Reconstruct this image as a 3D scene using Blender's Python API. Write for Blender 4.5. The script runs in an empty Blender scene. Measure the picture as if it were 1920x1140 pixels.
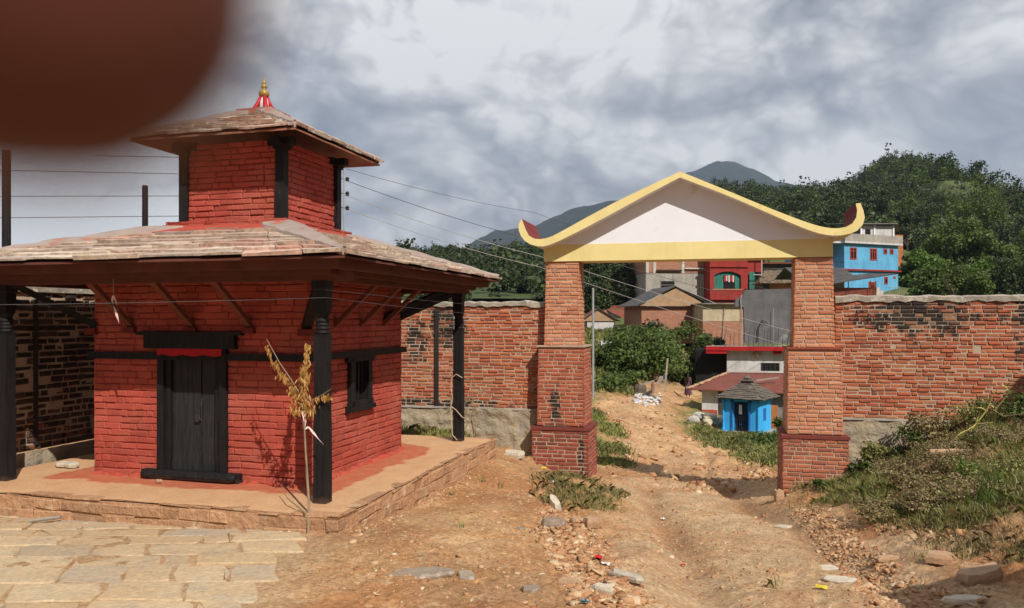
import bpy, math, random
import numpy as np
from mathutils import Vector, Matrix
R = math.radians
random.seed(7)
rng = np.random.default_rng(7)
scene = bpy.context.scene
COL = scene.collection

# ---------------------------------------------------------------- camera
EYE = 1.7
cam_d = bpy.data.cameras.new("camera")
cam_d.sensor_width = 36.0
cam_d.lens = 36.0 * 1500 / 1920
cam_d.shift_y = 28 / 1920
cam_d.clip_start = 0.004
cam_d.clip_end = 20000
cam_d.dof.use_dof = True
cam_d.dof.focus_distance = 16.0
cam_d.dof.aperture_fstop = 6.3
cam = bpy.data.objects.new("camera", cam_d)
cam.location = (0, 0, EYE)
cam.rotation_euler = (R(90), 0, 0)
COL.objects.link(cam)
scene.camera = cam
scene.render.engine = 'CYCLES'
scene.view_settings.view_transform = 'Standard'
scene.view_settings.look = 'None'
scene.view_settings.exposure = 0.0
scene.view_settings.gamma = 1.0
scene.render.resolution_x = 1024
scene.render.resolution_y = 608

# ---------------------------------------------------------------- sun
SUN_EL = R(43.5)
sd = Vector((.452 * math.cos(SUN_EL), -.892 * math.cos(SUN_EL), math.sin(SUN_EL)))
sl = bpy.data.lights.new("sun", 'SUN')
sl.energy = 5.0
sl.angle = R(0.5)
sl.color = (1.0, 0.93, 0.82)
sun = bpy.data.objects.new("sun", sl)
sun.rotation_euler = sd.to_track_quat('Z', 'Y').to_euler()
sun.location = (20, -30, 40)
COL.objects.link(sun)

# ---------------------------------------------------------------- node helper
class NT:
    def __init__(s, tree):
        s.t = tree
    def n(s, kind, ins=None, **props):
        nd = s.t.nodes.new(kind)
        for k, v in props.items():
            setattr(nd, k, v)
        if ins:
            for k, v in ins.items():
                if isinstance(v, bpy.types.NodeSocket):
                    s.t.links.new(v, nd.inputs[k])
                else:
                    nd.inputs[k].default_value = v
        return nd
    def link(s, a, b):
        s.t.links.new(a, b)
    def math(s, op, a, b=None, c=None, clamp=False):
        ins = {0: a}
        if b is not None: ins[1] = b
        if c is not None: ins[2] = c
        nd = s.n('ShaderNodeMath', ins, operation=op)
        nd.use_clamp = clamp
        return nd.outputs[0]
    def ramp(s, fac, stops, interp='LINEAR'):
        nd = s.n('ShaderNodeValToRGB', {0: fac})
        cr = nd.color_ramp
        cr.interpolation = interp
        while len(cr.elements) < len(stops):
            cr.elements.new(0.5)
        for e, (p, c) in zip(cr.elements, stops):
            e.position = p
            e.color = (c[0], c[1], c[2], 1) if isinstance(c, (tuple, list)) else (c, c, c, 1)
        return nd.outputs[0]
    def mix(s, f, a, b, blend='MIX'):
        nd = s.n('ShaderNodeMix', data_type='RGBA', blend_type=blend)
        for idx, v in ((0, f), (6, a), (7, b)):
            if isinstance(v, bpy.types.NodeSocket):
                s.t.links.new(v, nd.inputs[idx])
            else:
                nd.inputs[idx].default_value = (v[0], v[1], v[2], 1) if isinstance(v, (tuple, list)) else v
        return nd.outputs[2]
    def noise(s, vec, scale, detail=4, rough=.55, dist=0.0, out=0):
        ins = {'Scale': scale, 'Detail': detail, 'Roughness': rough, 'Distortion': dist}
        if vec is not None: ins['Vector'] = vec
        return s.n('ShaderNodeTexNoise', ins).outputs[out]

# ---------------------------------------------------------------- world: nishita sky under broken cloud
w = bpy.data.worlds.new("World")
scene.world = w
w.use_nodes = True
wt = NT(w.node_tree)
w.node_tree.nodes.clear()
sky = wt.n('ShaderNodeTexSky', sky_type='NISHITA')
sky.sun_disc = False
sky.sun_elevation = SUN_EL
sky.sun_rotation = math.atan2(.452, -.892)
sky.altitude = 1200
tc = wt.n('ShaderNodeTexCoord').outputs['Generated']
sep = wt.n('ShaderNodeSeparateXYZ', {0: tc})
mpv = wt.n('ShaderNodeMapping', {0: tc, 'Scale': (1.0, 1.0, 1.45), 'Location': (3.1, 1.7, .4)}).outputs[0]
wob = wt.n('ShaderNodeTexNoise', {'Vector': mpv, 'Scale': 3.0, 'Detail': 3.0, 'Roughness': .5}).outputs[1]
wv = wt.n('ShaderNodeVectorMath', {0: wob, 1: (.5, .5, .5)}, operation='SUBTRACT').outputs[0]
wv = wt.n('ShaderNodeVectorMath', {0: wv, 'Scale': .22}, operation='SCALE').outputs[0]
pv = wt.n('ShaderNodeVectorMath', {0: mpv, 1: wv}, operation='ADD').outputs[0]
def billow(vec):
    acc = None
    for sc, am in ((3.2, .50), (7.5, .28), (17.0, .15), (38.0, .08)):
        v = wt.math('ABSOLUTE', wt.math('SUBTRACT', wt.noise(vec, sc, 1, .5, 0), .5))
        v = wt.math('MULTIPLY', v, am * 3.2)
        acc = v if acc is None else wt.math('ADD', acc, v)
    return acc
b1 = billow(pv)
pv2 = wt.n('ShaderNodeVectorMath', {0: pv, 1: (.02, .0, .035)}, operation='ADD').outputs[0]
b2 = billow(pv2)
n2 = wt.noise(mpv, 2.2, 4, .5, .1)
n3 = wt.noise(pv, 8.0, 6, .55, .1)
n4 = wt.noise(tc, 3.1, 3, .5, .3)
def spot(px, py, rad, gain):
    d = Vector(((px - 960) / 1500, 1, (598 - py) / 1500)).normalized()
    dp = wt.n('ShaderNodeVectorMath', {0: tc, 1: d}, operation='DOT_PRODUCT').outputs['Value']
    c = math.cos(rad / 1500)
    nd = wt.n('ShaderNodeMapRange', {0: dp, 1: c, 2: 1.0, 3: 0.0, 4: gain}, interpolation_type='SMOOTHSTEP')
    return nd.outputs[0]
# billowed tops catch the light, undersides go grey
base = wt.math('ADD', wt.math('MULTIPLY', n2, .62), wt.math('MULTIPLY', n3, .12))
base = wt.math('ADD', base, wt.math('MULTIPLY', b1, .44))
base = wt.math('ADD', base, wt.math('MULTIPLY', wt.math('SUBTRACT', b1, b2), .42))
base = wt.math('ADD', base, .085)
for s_ in ((950, 90, 330, .10), (760, 30, 260, .07), (560, 40, 220, .05), (190, 400, 460, .27), (1000, 160, 160, .06), (1200, 100, 300, .05),
           (1560, 290, 170, .10), (1480, 40, 280, .02), (690, 370, 150, .10), (560, 270, 240, -.09), (1750, 210, 460, -.05),
           (900, 330, 260, -.07), (1400, 190, 300, -.04), (820, 440, 160, .03), (1080, 360, 240, -.05)):
    base = wt.math('ADD', base, spot(*s_))
cloud = wt.ramp(base, [(0.28, (2.3, 2.5, 3.0)), (0.40, (3.4, 3.6, 4.1)), (.50, (4.8, 4.95, 5.35)),
                       (.59, (6.6, 6.7, 6.9)), (.70, (9.2, 9.2, 9.2))])
cov = wt.ramp(n4, [(.2, 0.80), (.35, 1.0)])
skyc = wt.mix(cov, sky.outputs[0], cloud)
back = wt.n('ShaderNodeMapRange', {0: sep.outputs[1], 1: -.35, 2: .35, 3: .26, 4: 1.0}, interpolation_type='SMOOTHSTEP').outputs[0]   # low sky behind the camera dimmed to keep ambient light down
high = wt.n('ShaderNodeMapRange', {0: sep.outputs[2], 1: .12, 2: .50, 3: 0.0, 4: .75}, interpolation_type='SMOOTHSTEP').outputs[0]   # dimming eased higher up, so open faces get more fill
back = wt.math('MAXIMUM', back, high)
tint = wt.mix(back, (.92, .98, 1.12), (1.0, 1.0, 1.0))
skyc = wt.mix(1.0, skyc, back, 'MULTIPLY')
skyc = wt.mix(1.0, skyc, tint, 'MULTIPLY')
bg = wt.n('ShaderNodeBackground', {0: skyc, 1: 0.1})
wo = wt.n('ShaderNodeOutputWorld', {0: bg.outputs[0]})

# ---------------------------------------------------------------- materials
def newmat(name):
    m = bpy.data.materials.new(name)
    m.use_nodes = True
    m.node_tree.nodes.clear()
    return m, NT(m.node_tree)

def finish(t, col, rough=.85, bump=None, bstr=.3, bdist=.01, metal=0.0, spec=.3, extra=None):
    ins = {'Base Color': col if isinstance(col, bpy.types.NodeSocket) else (*col, 1), 'Roughness': rough, 'Metallic': metal,
           'Specular IOR Level': spec}
    if extra: ins.update(extra)
    if bump is not None:
        b = t.n('ShaderNodeBump', {'Height': bump, 'Strength': bstr, 'Distance': bdist})
        ins['Normal'] = b.outputs[0]
    p = t.n('ShaderNodeBsdfPrincipled', ins)
    t.n('ShaderNodeOutputMaterial', {0: p.outputs[0]})

def obj_co(t):
    return t.n('ShaderNodeTexCoord').outputs['Object']

def mat_simple(name, c, var=.25, scale=3.0, rough=.85, metal=0.0, bstr=.25, bscale=40, bdist=.005, c2=None, island=0.0, spec=.3, patch=None, streak=0.0):
    """base colour c varied by noise towards c2 (or darker); patch = (colour, threshold, scale): weathered blotches"""
    m, t = newmat(name)
    co = obj_co(t)
    c2 = c2 or tuple(x * (1 - var) for x in c)
    f = t.ramp(t.noise(co, scale, 6, .6), [(.3, 0.0), (.7, 1.0)])
    col = t.mix(f, c, c2)
    if island:
        r = t.n('ShaderNodeNewGeometry').outputs['Random Per Island']
        g = t.ramp(r, [(0, 1 - island), (1, 1 + island * .6)])
        col = t.mix(1.0, col, g, 'MULTIPLY')
    if patch:
        f2 = t.ramp(t.noise(co, patch[2], 7, .65), [(patch[1] - .04, 0.0), (patch[1] + .05, 1.0)])
        col = t.mix(f2, col, patch[0])
    if streak:
        mp = t.n('ShaderNodeMapping', {0: co, 'Scale': (2.0, 2.0, .35)}).outputs[0]
        g = t.ramp(t.noise(mp, 1.6, 6, .65), [(.46, 1.0), (.74, 1 - streak)])
        col = t.mix(1.0, col, g, 'MULTIPLY')
        g2 = t.ramp(t.noise(co, .8, 7, .7), [(.42, 1.0), (.70, 1 - streak * .6)])
        col = t.mix(1.0, col, g2, 'MULTIPLY')
    finish(t, col, rough, t.noise(co, bscale, 5, .6), bstr, bdist, metal, spec)
    return m

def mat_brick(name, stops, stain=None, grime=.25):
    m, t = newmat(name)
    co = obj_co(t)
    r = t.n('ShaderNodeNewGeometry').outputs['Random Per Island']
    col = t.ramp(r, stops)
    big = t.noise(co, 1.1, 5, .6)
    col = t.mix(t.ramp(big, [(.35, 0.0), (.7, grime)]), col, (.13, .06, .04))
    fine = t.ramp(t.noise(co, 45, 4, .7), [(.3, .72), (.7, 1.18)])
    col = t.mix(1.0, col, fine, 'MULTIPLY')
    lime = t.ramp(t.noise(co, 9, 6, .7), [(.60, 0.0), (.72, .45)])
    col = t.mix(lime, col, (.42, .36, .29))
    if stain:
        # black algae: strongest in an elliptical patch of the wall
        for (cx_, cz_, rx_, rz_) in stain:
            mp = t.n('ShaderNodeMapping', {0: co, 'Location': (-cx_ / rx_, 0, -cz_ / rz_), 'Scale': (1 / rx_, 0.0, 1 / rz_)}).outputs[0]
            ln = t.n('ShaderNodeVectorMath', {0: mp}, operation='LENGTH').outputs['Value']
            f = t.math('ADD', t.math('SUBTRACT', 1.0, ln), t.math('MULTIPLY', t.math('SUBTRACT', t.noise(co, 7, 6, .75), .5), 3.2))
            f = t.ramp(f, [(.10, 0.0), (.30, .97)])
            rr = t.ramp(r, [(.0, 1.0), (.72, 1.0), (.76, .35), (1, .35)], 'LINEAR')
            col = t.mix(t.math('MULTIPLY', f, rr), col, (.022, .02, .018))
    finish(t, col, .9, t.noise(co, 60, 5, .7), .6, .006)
    return m

ORANGE = [(0, (.33, .085, .04)), (.25, (.47, .14, .062)), (.5, (.40, .105, .05)), (.75, (.56, .20, .09)), (.93, (.46, .24, .14)), (1, (.17, .07, .05))]
M = {}
def mortar_stained():
    m, t = newmat('mortar_stained')
    co = obj_co(t)
    col = t.mix(t.noise(co, 6, 6, .65), (.50, .40, .30), (.30, .22, .16))
    for (cx_, cz_, rx_, rz_) in ((3.85, 1.78, 1.15, .42), (5.9, 1.8, .8, .9), (-4.4, 1.6, .5, .6)):
        mp = t.n('ShaderNodeMapping', {0: co, 'Location': (-cx_ / rx_, 0, -cz_ / rz_), 'Scale': (1 / rx_, 0.0, 1 / rz_)}).outputs[0]
        ln = t.n('ShaderNodeVectorMath', {0: mp}, operation='LENGTH').outputs['Value']
        f = t.math('ADD', t.math('SUBTRACT', 1.0, ln), t.math('MULTIPLY', t.math('SUBTRACT', t.noise(co, 5, 6, .75), .5), 3.2))
        col = t.mix(t.ramp(f, [(.3, 0.0), (.5, .6)]), col, (.08, .075, .06))
    finish(t, col, .95, t.noise(co, 50, 5, .7), .6, .01)
    return m
M['mortar_stained'] = mortar_stained()
M['brick_wall'] = mat_brick('brick_wall', [(0, (.30, .07, .035)), (.2, (.44, .12, .055)), (.4, (.34, .085, .042)), (.6, (.52, .17, .075)), (.8, (.40, .10, .05)), (.93, (.50, .24, .13)), (1, (.18, .06, .04))],
                            stain=[(3.75, 1.80, 1.10, .46), (5.6, 1.8, .6, .9), (-4.4, 1.6, .4, .5), (-4.6, .1, 1.6, .10), (-5.0, 1.3, .25, .5)])
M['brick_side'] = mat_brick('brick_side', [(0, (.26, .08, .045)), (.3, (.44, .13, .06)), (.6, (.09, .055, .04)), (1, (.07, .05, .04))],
                            stain=[(0, 1.3, 8, 1.6)], grime=.6)  # shrine's shadow on this wall is put into the dark bricks and black
M['brick_pillar'] = mat_brick('brick_pillar', [(0, (.40, .145, .08)), (.3, (.55, .235, .125)), (.6, (.47, .18, .095)), (.9, (.60, .30, .18)), (1, (.33, .16, .12))], grime=.12)
M['brick_mid_l'] = mat_brick('brick_mid_worn', [(0, (.33, .085, .045)), (.4, (.42, .12, .06)), (1, (.26, .07, .045))],
                             stain=[(-2.25, .0, .12, .6)], grime=.1)
M['brick_plinth'] = mat_brick('brick_plinth', [(0, (.25, .055, .035)), (.4, (.33, .075, .045)), (1, (.17, .05, .035))],
                              stain=[(-1.75, -.7, .06, .5)], grime=.25)
M['brick_plinth_r'] = mat_brick('brick_plinth_worn', [(0, (.34, .10, .055)), (.4, (.45, .15, .08)), (1, (.25, .085, .055))], grime=.2)
M['mortar'] = mat_simple('mortar', (.33, .27, .21), c2=(.2, .15, .12), scale=6, bstr=.6, bscale=50)
M['mortar_light'] = mat_simple('mortar_light', (.46, .36, .27), c2=(.34, .25, .18), scale=6, bstr=.5, bscale=50)
M['cement'] = mat_simple('cement', (.42, .38, .33), c2=(.22, .2, .18), scale=4, bstr=.7, bscale=25, bdist=.02)
M['coping'] = mat_simple('coping', (.42, .37, .30), c2=(.20, .17, .14), scale=5, bstr=.8, bscale=25, bdist=.02, patch=((.55, .5, .43), .6, 9))
M['found'] = mat_simple('foundation_plaster', (.42, .34, .23), c2=(.27, .23, .18), scale=2.2, bstr=.9, bscale=9, bdist=.05, patch=((.20, .21, .22), .62, 1.3))

def red_paint(name, c, dusty=True):
    m, t = newmat(name)
    co = obj_co(t)
    r = t.n('ShaderNodeNewGeometry').outputs['Random Per Island']
    g = t.ramp(r, [(0, .84), (1, 1.12)])
    col = t.mix(t.ramp(t.noise(co, 2.2, 6, .65), [(.35, 0.0), (.7, .7)]), c, tuple(x * k for x, k in zip(c, (.72, .62, .6))))
    col = t.mix(1.0, col, g, 'MULTIPLY')
    if dusty:
        z = t.n('ShaderNodeSeparateXYZ', {0: co}).outputs[2]
        d = t.math('ADD', t.math('MULTIPLY', z, -3.0), t.math('MULTIPLY', t.noise(co, 5, 5, .6), 1.1))
        col = t.mix(t.ramp(d, [(.25, 0.0), (.7, .35)]), col, (.42, .14, .075))
        fade = t.ramp(t.noise(co, 1.4, 6, .7), [(.48, 0.0), (.68, .6)])
        col = t.mix(fade, col, (.37, .115, .078))
        mp2 = t.n('ShaderNodeMapping', {0: co, 'Scale': (9, 9, .8)}).outputs[0]
        col = t.mix(t.ramp(t.noise(mp2, 1.0, 5, .6), [(.58, 0.0), (.74, .40)]), col, (.20, .045, .035))
        sp = t.ramp(t.noise(co, 26, 5, .75), [(.63, 0.0), (.72, .55)])
        col = t.mix(sp, col, (.40, .21, .15))
    finish(t, col, .82, t.noise(co, 35, 6, .65), .55, .012, spec=.25)
    return m
M['red'] = red_paint('red_painted_brick', (.385, .072, .050))
M['red_joint'] = mat_simple('red_painted_joint', (.24, .03, .018), bscale=60)
M['red_trim'] = mat_simple('red_oxide_trim', (.17, .022, .015), c2=(.10, .016, .012), scale=8, bscale=60)
M['red_wood'] = mat_simple('red_brown_board', (.14, .042, .030), c2=(.085, .030, .022), scale=5, bscale=30)
M['red_skirt'] = mat_simple('red_mortar_skirt', (.42, .06, .035), c2=(.33, .07, .05), scale=6, bstr=.6, bscale=25, bdist=.015)
M['bright_red'] = mat_simple('bright_red_cloth', (.42, .012, .014), bscale=60)
M['soffit'] = mat_simple('plastered_soffit', (.30, .15, .09), c2=(.24, .07, .045), scale=5, bscale=30)

def wood_black(name, c):
    m, t = newmat(name)
    co = obj_co(t)
    mp = t.n('ShaderNodeMapping', {0: co, 'Scale': (30, 30, 2.2)}).outputs[0]
    g = t.noise(mp, 1.6, 6, .65)
    z = t.n('ShaderNodeSeparateXYZ', {0: co}).outputs[2]
    dust = t.math('ADD', t.math('MULTIPLY', z, -5.0), t.math('MULTIPLY', t.noise(co, 9, 5, .6), 1.0))
    col = t.mix(t.ramp(g, [(.4, 0.0), (.75, 1.0)]), c, tuple(x * 2.0 + .004 for x in c))
    col = t.mix(t.ramp(dust, [(.2, 0.0), (.75, .45)]), col, (.16, .10, .07))
    col = t.mix(t.ramp(t.noise(co, 4, 7, .75), [(.56, 0.0), (.70, .5)]), col, (.055, .040, .032))
    scr = t.n('ShaderNodeMapping', {0: co, 'Scale': (60, 60, 6)}).outputs[0]
    col = t.mix(t.ramp(t.noise(scr, 1.5, 5, .7), [(.68, 0.0), (.76, .6)]), col, (.10, .085, .075))
    finish(t, col, .62, g, .7, .008, spec=.18)
    return m
M['black'] = wood_black('black_painted_timber', (.008, .0075, .008))
M['door'] = wood_black('black_door_board', (.016, .016, .018))
M['strut'] = mat_simple('brown_strut_wood', (.17, .05, .035), c2=(.12, .035, .022), scale=9, bscale=30)
M['slate'] = None
def slate():
    m, t = newmat('roof_slate')
    co = obj_co(t)
    r = t.n('ShaderNodeNewGeometry').outputs['Random Per Island']
    col = t.ramp(r, [(0, (.34, .25, .20)), (.2, (.58, .47, .37)), (.4, (.46, .32, .25)), (.6, (.66, .56, .46)), (.8, (.40, .32, .28)), (.92, (.55, .30, .22)), (1, (.74, .66, .56))])
    f = t.ramp(t.noise(co, 14, 7, .7), [(.35, .62), (.7, 1.25)])
    col = t.mix(1.0, col, f, 'MULTIPLY')
    col = t.mix(t.ramp(t.noise(co, 6, 6, .7), [(.58, 0.0), (.68, .5)]), col, (.12, .10, .09))
    finish(t, col, .85, t.noise(co, 30, 6, .7), .8, .012)
    return m
M['slate'] = slate()
M['hipcap'] = mat_simple('hip_cement', (.36, .29, .26), c2=(.26, .20, .18), scale=3, bstr=.6, bscale=25, bdist=.01, patch=((.40, .12, .08), .60, 3))
M['slab'] = mat_simple('cap_slab', (.30, .2, .16), c2=(.36, .10, .07), scale=6, bscale=30)
M['gold'] = mat_simple('aged_gold', (.50, .34, .09), c2=(.34, .24, .08), rough=.45, metal=.3, scale=12)
M['white_paint'] = mat_simple('white_gate_paint', (.79, .81, .87), c2=(.73, .745, .80), scale=1.6, rough=.7, bscale=30, bstr=.3, patch=((.66, .63, .62), .64, 2.2), streak=0.0)
M['yellow'] = mat_simple('yellow_gate_paint', (.80, .69, .33), c2=(.74, .61, .26), scale=2.5, rough=.7, bscale=45, bstr=.2, patch=((.58, .42, .14), .68, 4), streak=0.10)
M['maroon'] = mat_simple('maroon_paint', (.20, .035, .03), c2=(.14, .03, .028), scale=5)
M['maroon_trim'] = mat_simple('maroon_ledge', (.20, .04, .032), c2=(.13, .035, .028), scale=5)

def ground_mat():
    m, t = newmat('dirt')
    co = obj_co(t)
    big = t.noise(co, .35, 5, .6)
    mid = t.noise(co, 2.3, 7, .65)
    fin = t.noise(co, 22, 6, .7)
    col = t.mix(t.ramp(mid, [(.36, 0.0), (.62, 1.0)]), (.45, .245, .11), (.52, .335, .18))
    col = t.mix(t.ramp(big, [(.40, 0.0), (.60, .8)]), col, (.35, .150, .062))
    col = t.mix(t.ramp(t.noise(co, 5.5, 6, .7), [(.55, 0.0), (.68, .75)]), col, (.52, .37, .22))
    col = t.mix(t.ramp(t.noise(co, 9, 6, .75), [(.60, 0.0), (.70, .6)]), col, (.30, .115, .05))
    tr = t.n('ShaderNodeAttribute', attribute_name='tread').outputs['Fac']
    tn = t.math('MULTIPLY', tr, t.ramp(t.noise(co, 1.6, 6, .65), [(.38, .35), (.6, 1.0)]))
    col = t.mix(t.math('MULTIPLY', tn, .8), col, (.54, .40, .25))
    ru = t.n('ShaderNodeAttribute', attribute_name='rut').outputs['Fac']
    col = t.mix(t.math('MULTIPLY', ru, .75), col, (.30, .155, .075))  # ruts darkened in the colour, since the sun barely shades them
    md = t.n('ShaderNodeAttribute', attribute_name='mound').outputs['Fac']
    mc = t.mix(t.ramp(t.noise(co, 4.5, 7, .75), [(.38, 0.0), (.62, 1.0)]), (.14, .062, .03), (.30, .14, .065))
    mc = t.mix(t.ramp(t.noise(co, 2.0, 6, .7), [(.50, 0.0), (.62, .85)]), mc, (.13, .11, .05))
    col = t.mix(t.math('MULTIPLY', md, t.ramp(t.noise(co, 1.1, 5, .6), [(.30, .55), (.5, 1.0)])), col, mc)
    gr = t.n('ShaderNodeAttribute', attribute_name='green').outputs['Fac']
    col = t.mix(t.math('MULTIPLY', gr, t.ramp(t.noise(co, 3, 5, .6), [(.35, .4), (.55, .9)])), col, (.12, .15, .045))
    col = t.mix(1.0, col, t.ramp(fin, [(.3, .55), (.7, 1.30)]), 'MULTIPLY')
    col = t.mix(1.0, col, t.ramp(t.noise(co, .9, 8, .75), [(.3, .74), (.7, 1.24)]), 'MULTIPLY')
    vo = t.n('ShaderNodeTexVoronoi', {'Vector': co, 'Scale': 26.0, 'Randomness': 1.0})
    peb = t.ramp(vo.outputs['Distance'], [(.16, 1.0), (.26, 0.0)])
    pm = t.math('MULTIPLY', peb, t.ramp(t.noise(co, 4, 3, .6), [(.48, 0.0), (.62, .75)]))
    pc = t.mix(t.n('ShaderNodeSeparateColor', {0: vo.outputs['Color']}).outputs[0], (.56, .43, .29), (.30, .15, .085))
    col = t.mix(pm, col, pc)
    # far ground turns green with grass and scrub
    sp = t.n('ShaderNodeSeparateXYZ', {0: co})
    gy = t.n('ShaderNodeMapRange', {0: sp.outputs[1], 1: 44.0, 2: 60.0, 3: 0.0, 4: 1.0}).outputs[0]
    col = t.mix(gy, col, t.mix(big, (.07, .10, .03), (.13, .13, .05)))
    h = t.math('ADD', t.math('MULTIPLY', fin, .6), t.math('MULTIPLY', mid, 1.0))
    h = t.math('ADD', h, t.math('MULTIPLY', pm, .5))
    h = t.math('ADD', h, t.math('MULTIPLY', t.noise(co, 80, 4, .7), .2))
    finish(t, col, .95, h, 1.0, .035, spec=.15)
    return m
M['dirt'] = ground_mat()
M['stone'] = mat_simple('field_stone', (.46, .36, .25), c2=(.33, .24, .17), scale=9, bscale=35, bstr=.8, island=.35)
M['gravel'] = None
def gravel():
    m, t = newmat('gravel')
    r = t.n('ShaderNodeNewGeometry').outputs['Random Per Island']
    col = t.ramp(r, [(0, (.28, .12, .06)), (.3, (.44, .25, .13)), (.55, (.38, .19, .09)), (.75, (.48, .31, .18)), (.95, (.50, .36, .22)), (1, (.56, .45, .32))])
    finish(t, col, .9, t.noise(obj_co(t), 60, 4, .7), .6, .005, spec=.2)
    return m
M['gravel'] = gravel()
M['rock_white'] = mat_simple('pale_rock', (.58, .52, .42), c2=(.40, .34, .27), scale=6, bscale=22, bstr=.8, bdist=.015)
M['rock_tan'] = mat_simple('tan_rock', (.44, .30, .19), c2=(.33, .19, .11), scale=6, bscale=22, bstr=.8, bdist=.015)
M['rock_grey'] = mat_simple('grey_slate_rock', (.30, .235, .175), c2=(.19, .15, .115), scale=6, bscale=30, bstr=.7, bdist=.01, patch=((.42, .35, .28), .60, 5))
def paving():
    m, t = newmat('paving_stone')
    co = obj_co(t)
    r = t.n('ShaderNodeNewGeometry').outputs['Random Per Island']
    col = t.ramp(r, [(0, (.46, .33, .19)), (.2, (.56, .44, .29)), (.4, (.45, .32, .19)), (.55, (.40, .33, .25)), (.7, (.55, .41, .25)), (.85, (.38, .32, .25)), (1, (.60, .50, .36))])
    col = t.mix(t.ramp(t.noise(co, 3.2, 7, .7), [(.50, 0.0), (.66, .6)]), col, (.33, .29, .24))
    col = t.mix(t.ramp(t.noise(co, 1.5, 8, .7), [(.42, 0.0), (.72, .75)]), col, (.49, .32, .18))
    col = t.mix(1.0, col, t.ramp(t.noise(co, 25, 6, .7), [(.3, .78), (.7, 1.18)]), 'MULTIPLY')
    finish(t, col, .9, t.math('ADD', t.noise(co, 30, 6, .7), t.math('MULTIPLY', t.noise(co, 5, 5, .6), 2.0)), .7, .02, spec=.2)
    return m
M['paving'] = paving()
M['platform_top'] = mat_simple('platform_mud_plaster', (.52, .32, .18), c2=(.46, .25, .13), scale=3, bstr=.5, bscale=20, bdist=.01, patch=((.34, .28, .22), .66, 2))
def platform_mat():
    # red oxide wash spilled round the foot of the shrine wall, worn off with a ragged edge
    m, t = newmat('platform_top_washed')
    co = obj_co(t)
    sp = t.n('ShaderNodeSeparateXYZ', {0: co})
    dx = t.math('SUBTRACT', t.math('ABSOLUTE', t.math('ADD', sp.outputs[0], 1.87)), 1.37)
    dy = t.math('SUBTRACT', t.math('ABSOLUTE', t.math('ADD', sp.outputs[1], -1.83)), 1.26)
    d = t.math('MAXIMUM', dx, dy)
    d = t.math('ADD', d, t.math('MULTIPLY', t.math('SUBTRACT', t.noise(co, 2.0, 5, .55), .5), .55))
    wash = t.ramp(d, [(.36, 1.0), (.42, 0.0)])
    tan = t.mix(t.ramp(t.noise(co, 3, 6, .6), [(.3, 0.0), (.7, 1.0)]), (.56, .35, .20), (.48, .27, .145))
    tan = t.mix(t.ramp(t.noise(co, 1.7, 7, .65), [(.60, 0.0), (.72, .7)]), tan, (.33, .27, .21))
    red = t.mix(t.ramp(t.noise(co, 6, 6, .6), [(.3, 0.0), (.7, 1.0)]), (.40, .10, .055), (.44, .16, .085))
    col = t.mix(wash, tan, red)
    col = t.mix(1.0, col, t.ramp(t.noise(co, 30, 5, .7), [(.3, .85), (.7, 1.12)]), 'MULTIPLY')
    finish(t, col, .92, t.noise(co, 18, 6, .65), .5, .015, spec=.15)
    return m
M['platform_top'] = platform_mat()
M['platform_stone'] = mat_simple('platform_stone', (.46, .27, .15), c2=(.38, .20, .11), scale=7, bscale=18, bstr=1.0, bdist=.03, island=.22, patch=((.50, .36, .23), .60, 4))

def leafmat(name, stops, transl=.35):
    m, t = newmat(name)
    r = t.n('ShaderNodeNewGeometry').outputs['Random Per Island']
    col = t.ramp(r, stops)
    n = t.ramp(t.noise(obj_co(t), .5, 3, .6), [(.3, .65), (.7, 1.35)])
    col = t.mix(1.0, col, n, 'MULTIPLY')
    a = t.n('ShaderNodeBsdfPrincipled', {'Base Color': col, 'Roughness': .55, 'Specular IOR Level': .3})
    b = t.n('ShaderNodeBsdfTranslucent', {'Color': col})
    mx = t.n('ShaderNodeMixShader', {0: transl, 1: a.outputs[0], 2: b.outputs[0]})
    t.n('ShaderNodeOutputMaterial', {0: mx.outputs[0]})
    return m
M['leaf_dark'] = leafmat('dark_foliage', [(0, (.022, .036, .014)), (.5, (.038, .060, .021)), (1, (.07, .092, .03))], .2)  # cloud shadow over the left slope is put into this darker leaf colour
M['leaf_mid'] = leafmat('mid_foliage', [(0, (.050, .082, .018)), (.5, (.092, .140, .030)), (1, (.15, .195, .050))])
M['leaf_light'] = leafmat('light_foliage', [(0, (.07, .13, .02)), (.5, (.10, .18, .03)), (1, (.15, .22, .05))])
M['leaf_dry'] = leafmat('dry_leaf', [(0, (.25, .12, .025)), (.5, (.38, .20, .05)), (1, (.50, .30, .10))], .2)
M['grass'] = leafmat('grass_blade', [(0, (.10, .14, .03)), (.40, (.18, .22, .055)), (.70, (.29, .28, .09)), (1, (.44, .36, .18))], .3)
M['grass_dry'] = leafmat('dry_grass', [(0, (.18, .12, .06)), (.5, (.27, .20, .10)), (.8, (.17, .18, .055)), (1, (.42, .33, .18))], .2)
M['bark'] = mat_simple('bark', (.12, .09, .065), bscale=30, bstr=.8)
M['dry_stem'] = mat_simple('dry_stem', (.30, .22, .14), c2=(.20, .14, .09), scale=12)
M['cloth_pink'] = mat_simple('faded_pink_cloth', (.62, .30, .30), c2=(.70, .62, .58), scale=9, rough=.9)
M['concrete'] = mat_simple('bare_concrete', (.40, .37, .33), c2=(.30, .275, .25), scale=.9, bscale=8, patch=((.22, .20, .18), .63, .8), streak=.28)
M['concrete_dark'] = mat_simple('dark_block_wall', (.14, .14, .145), c2=(.09, .09, .095), scale=1.2, bscale=8, patch=((.23, .225, .22), .64, .7), streak=.28)
M['conc_lt'] = mat_simple('pale_concrete', (.55, .52, .48), c2=(.42, .40, .37), scale=1.5, streak=.28)
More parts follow.
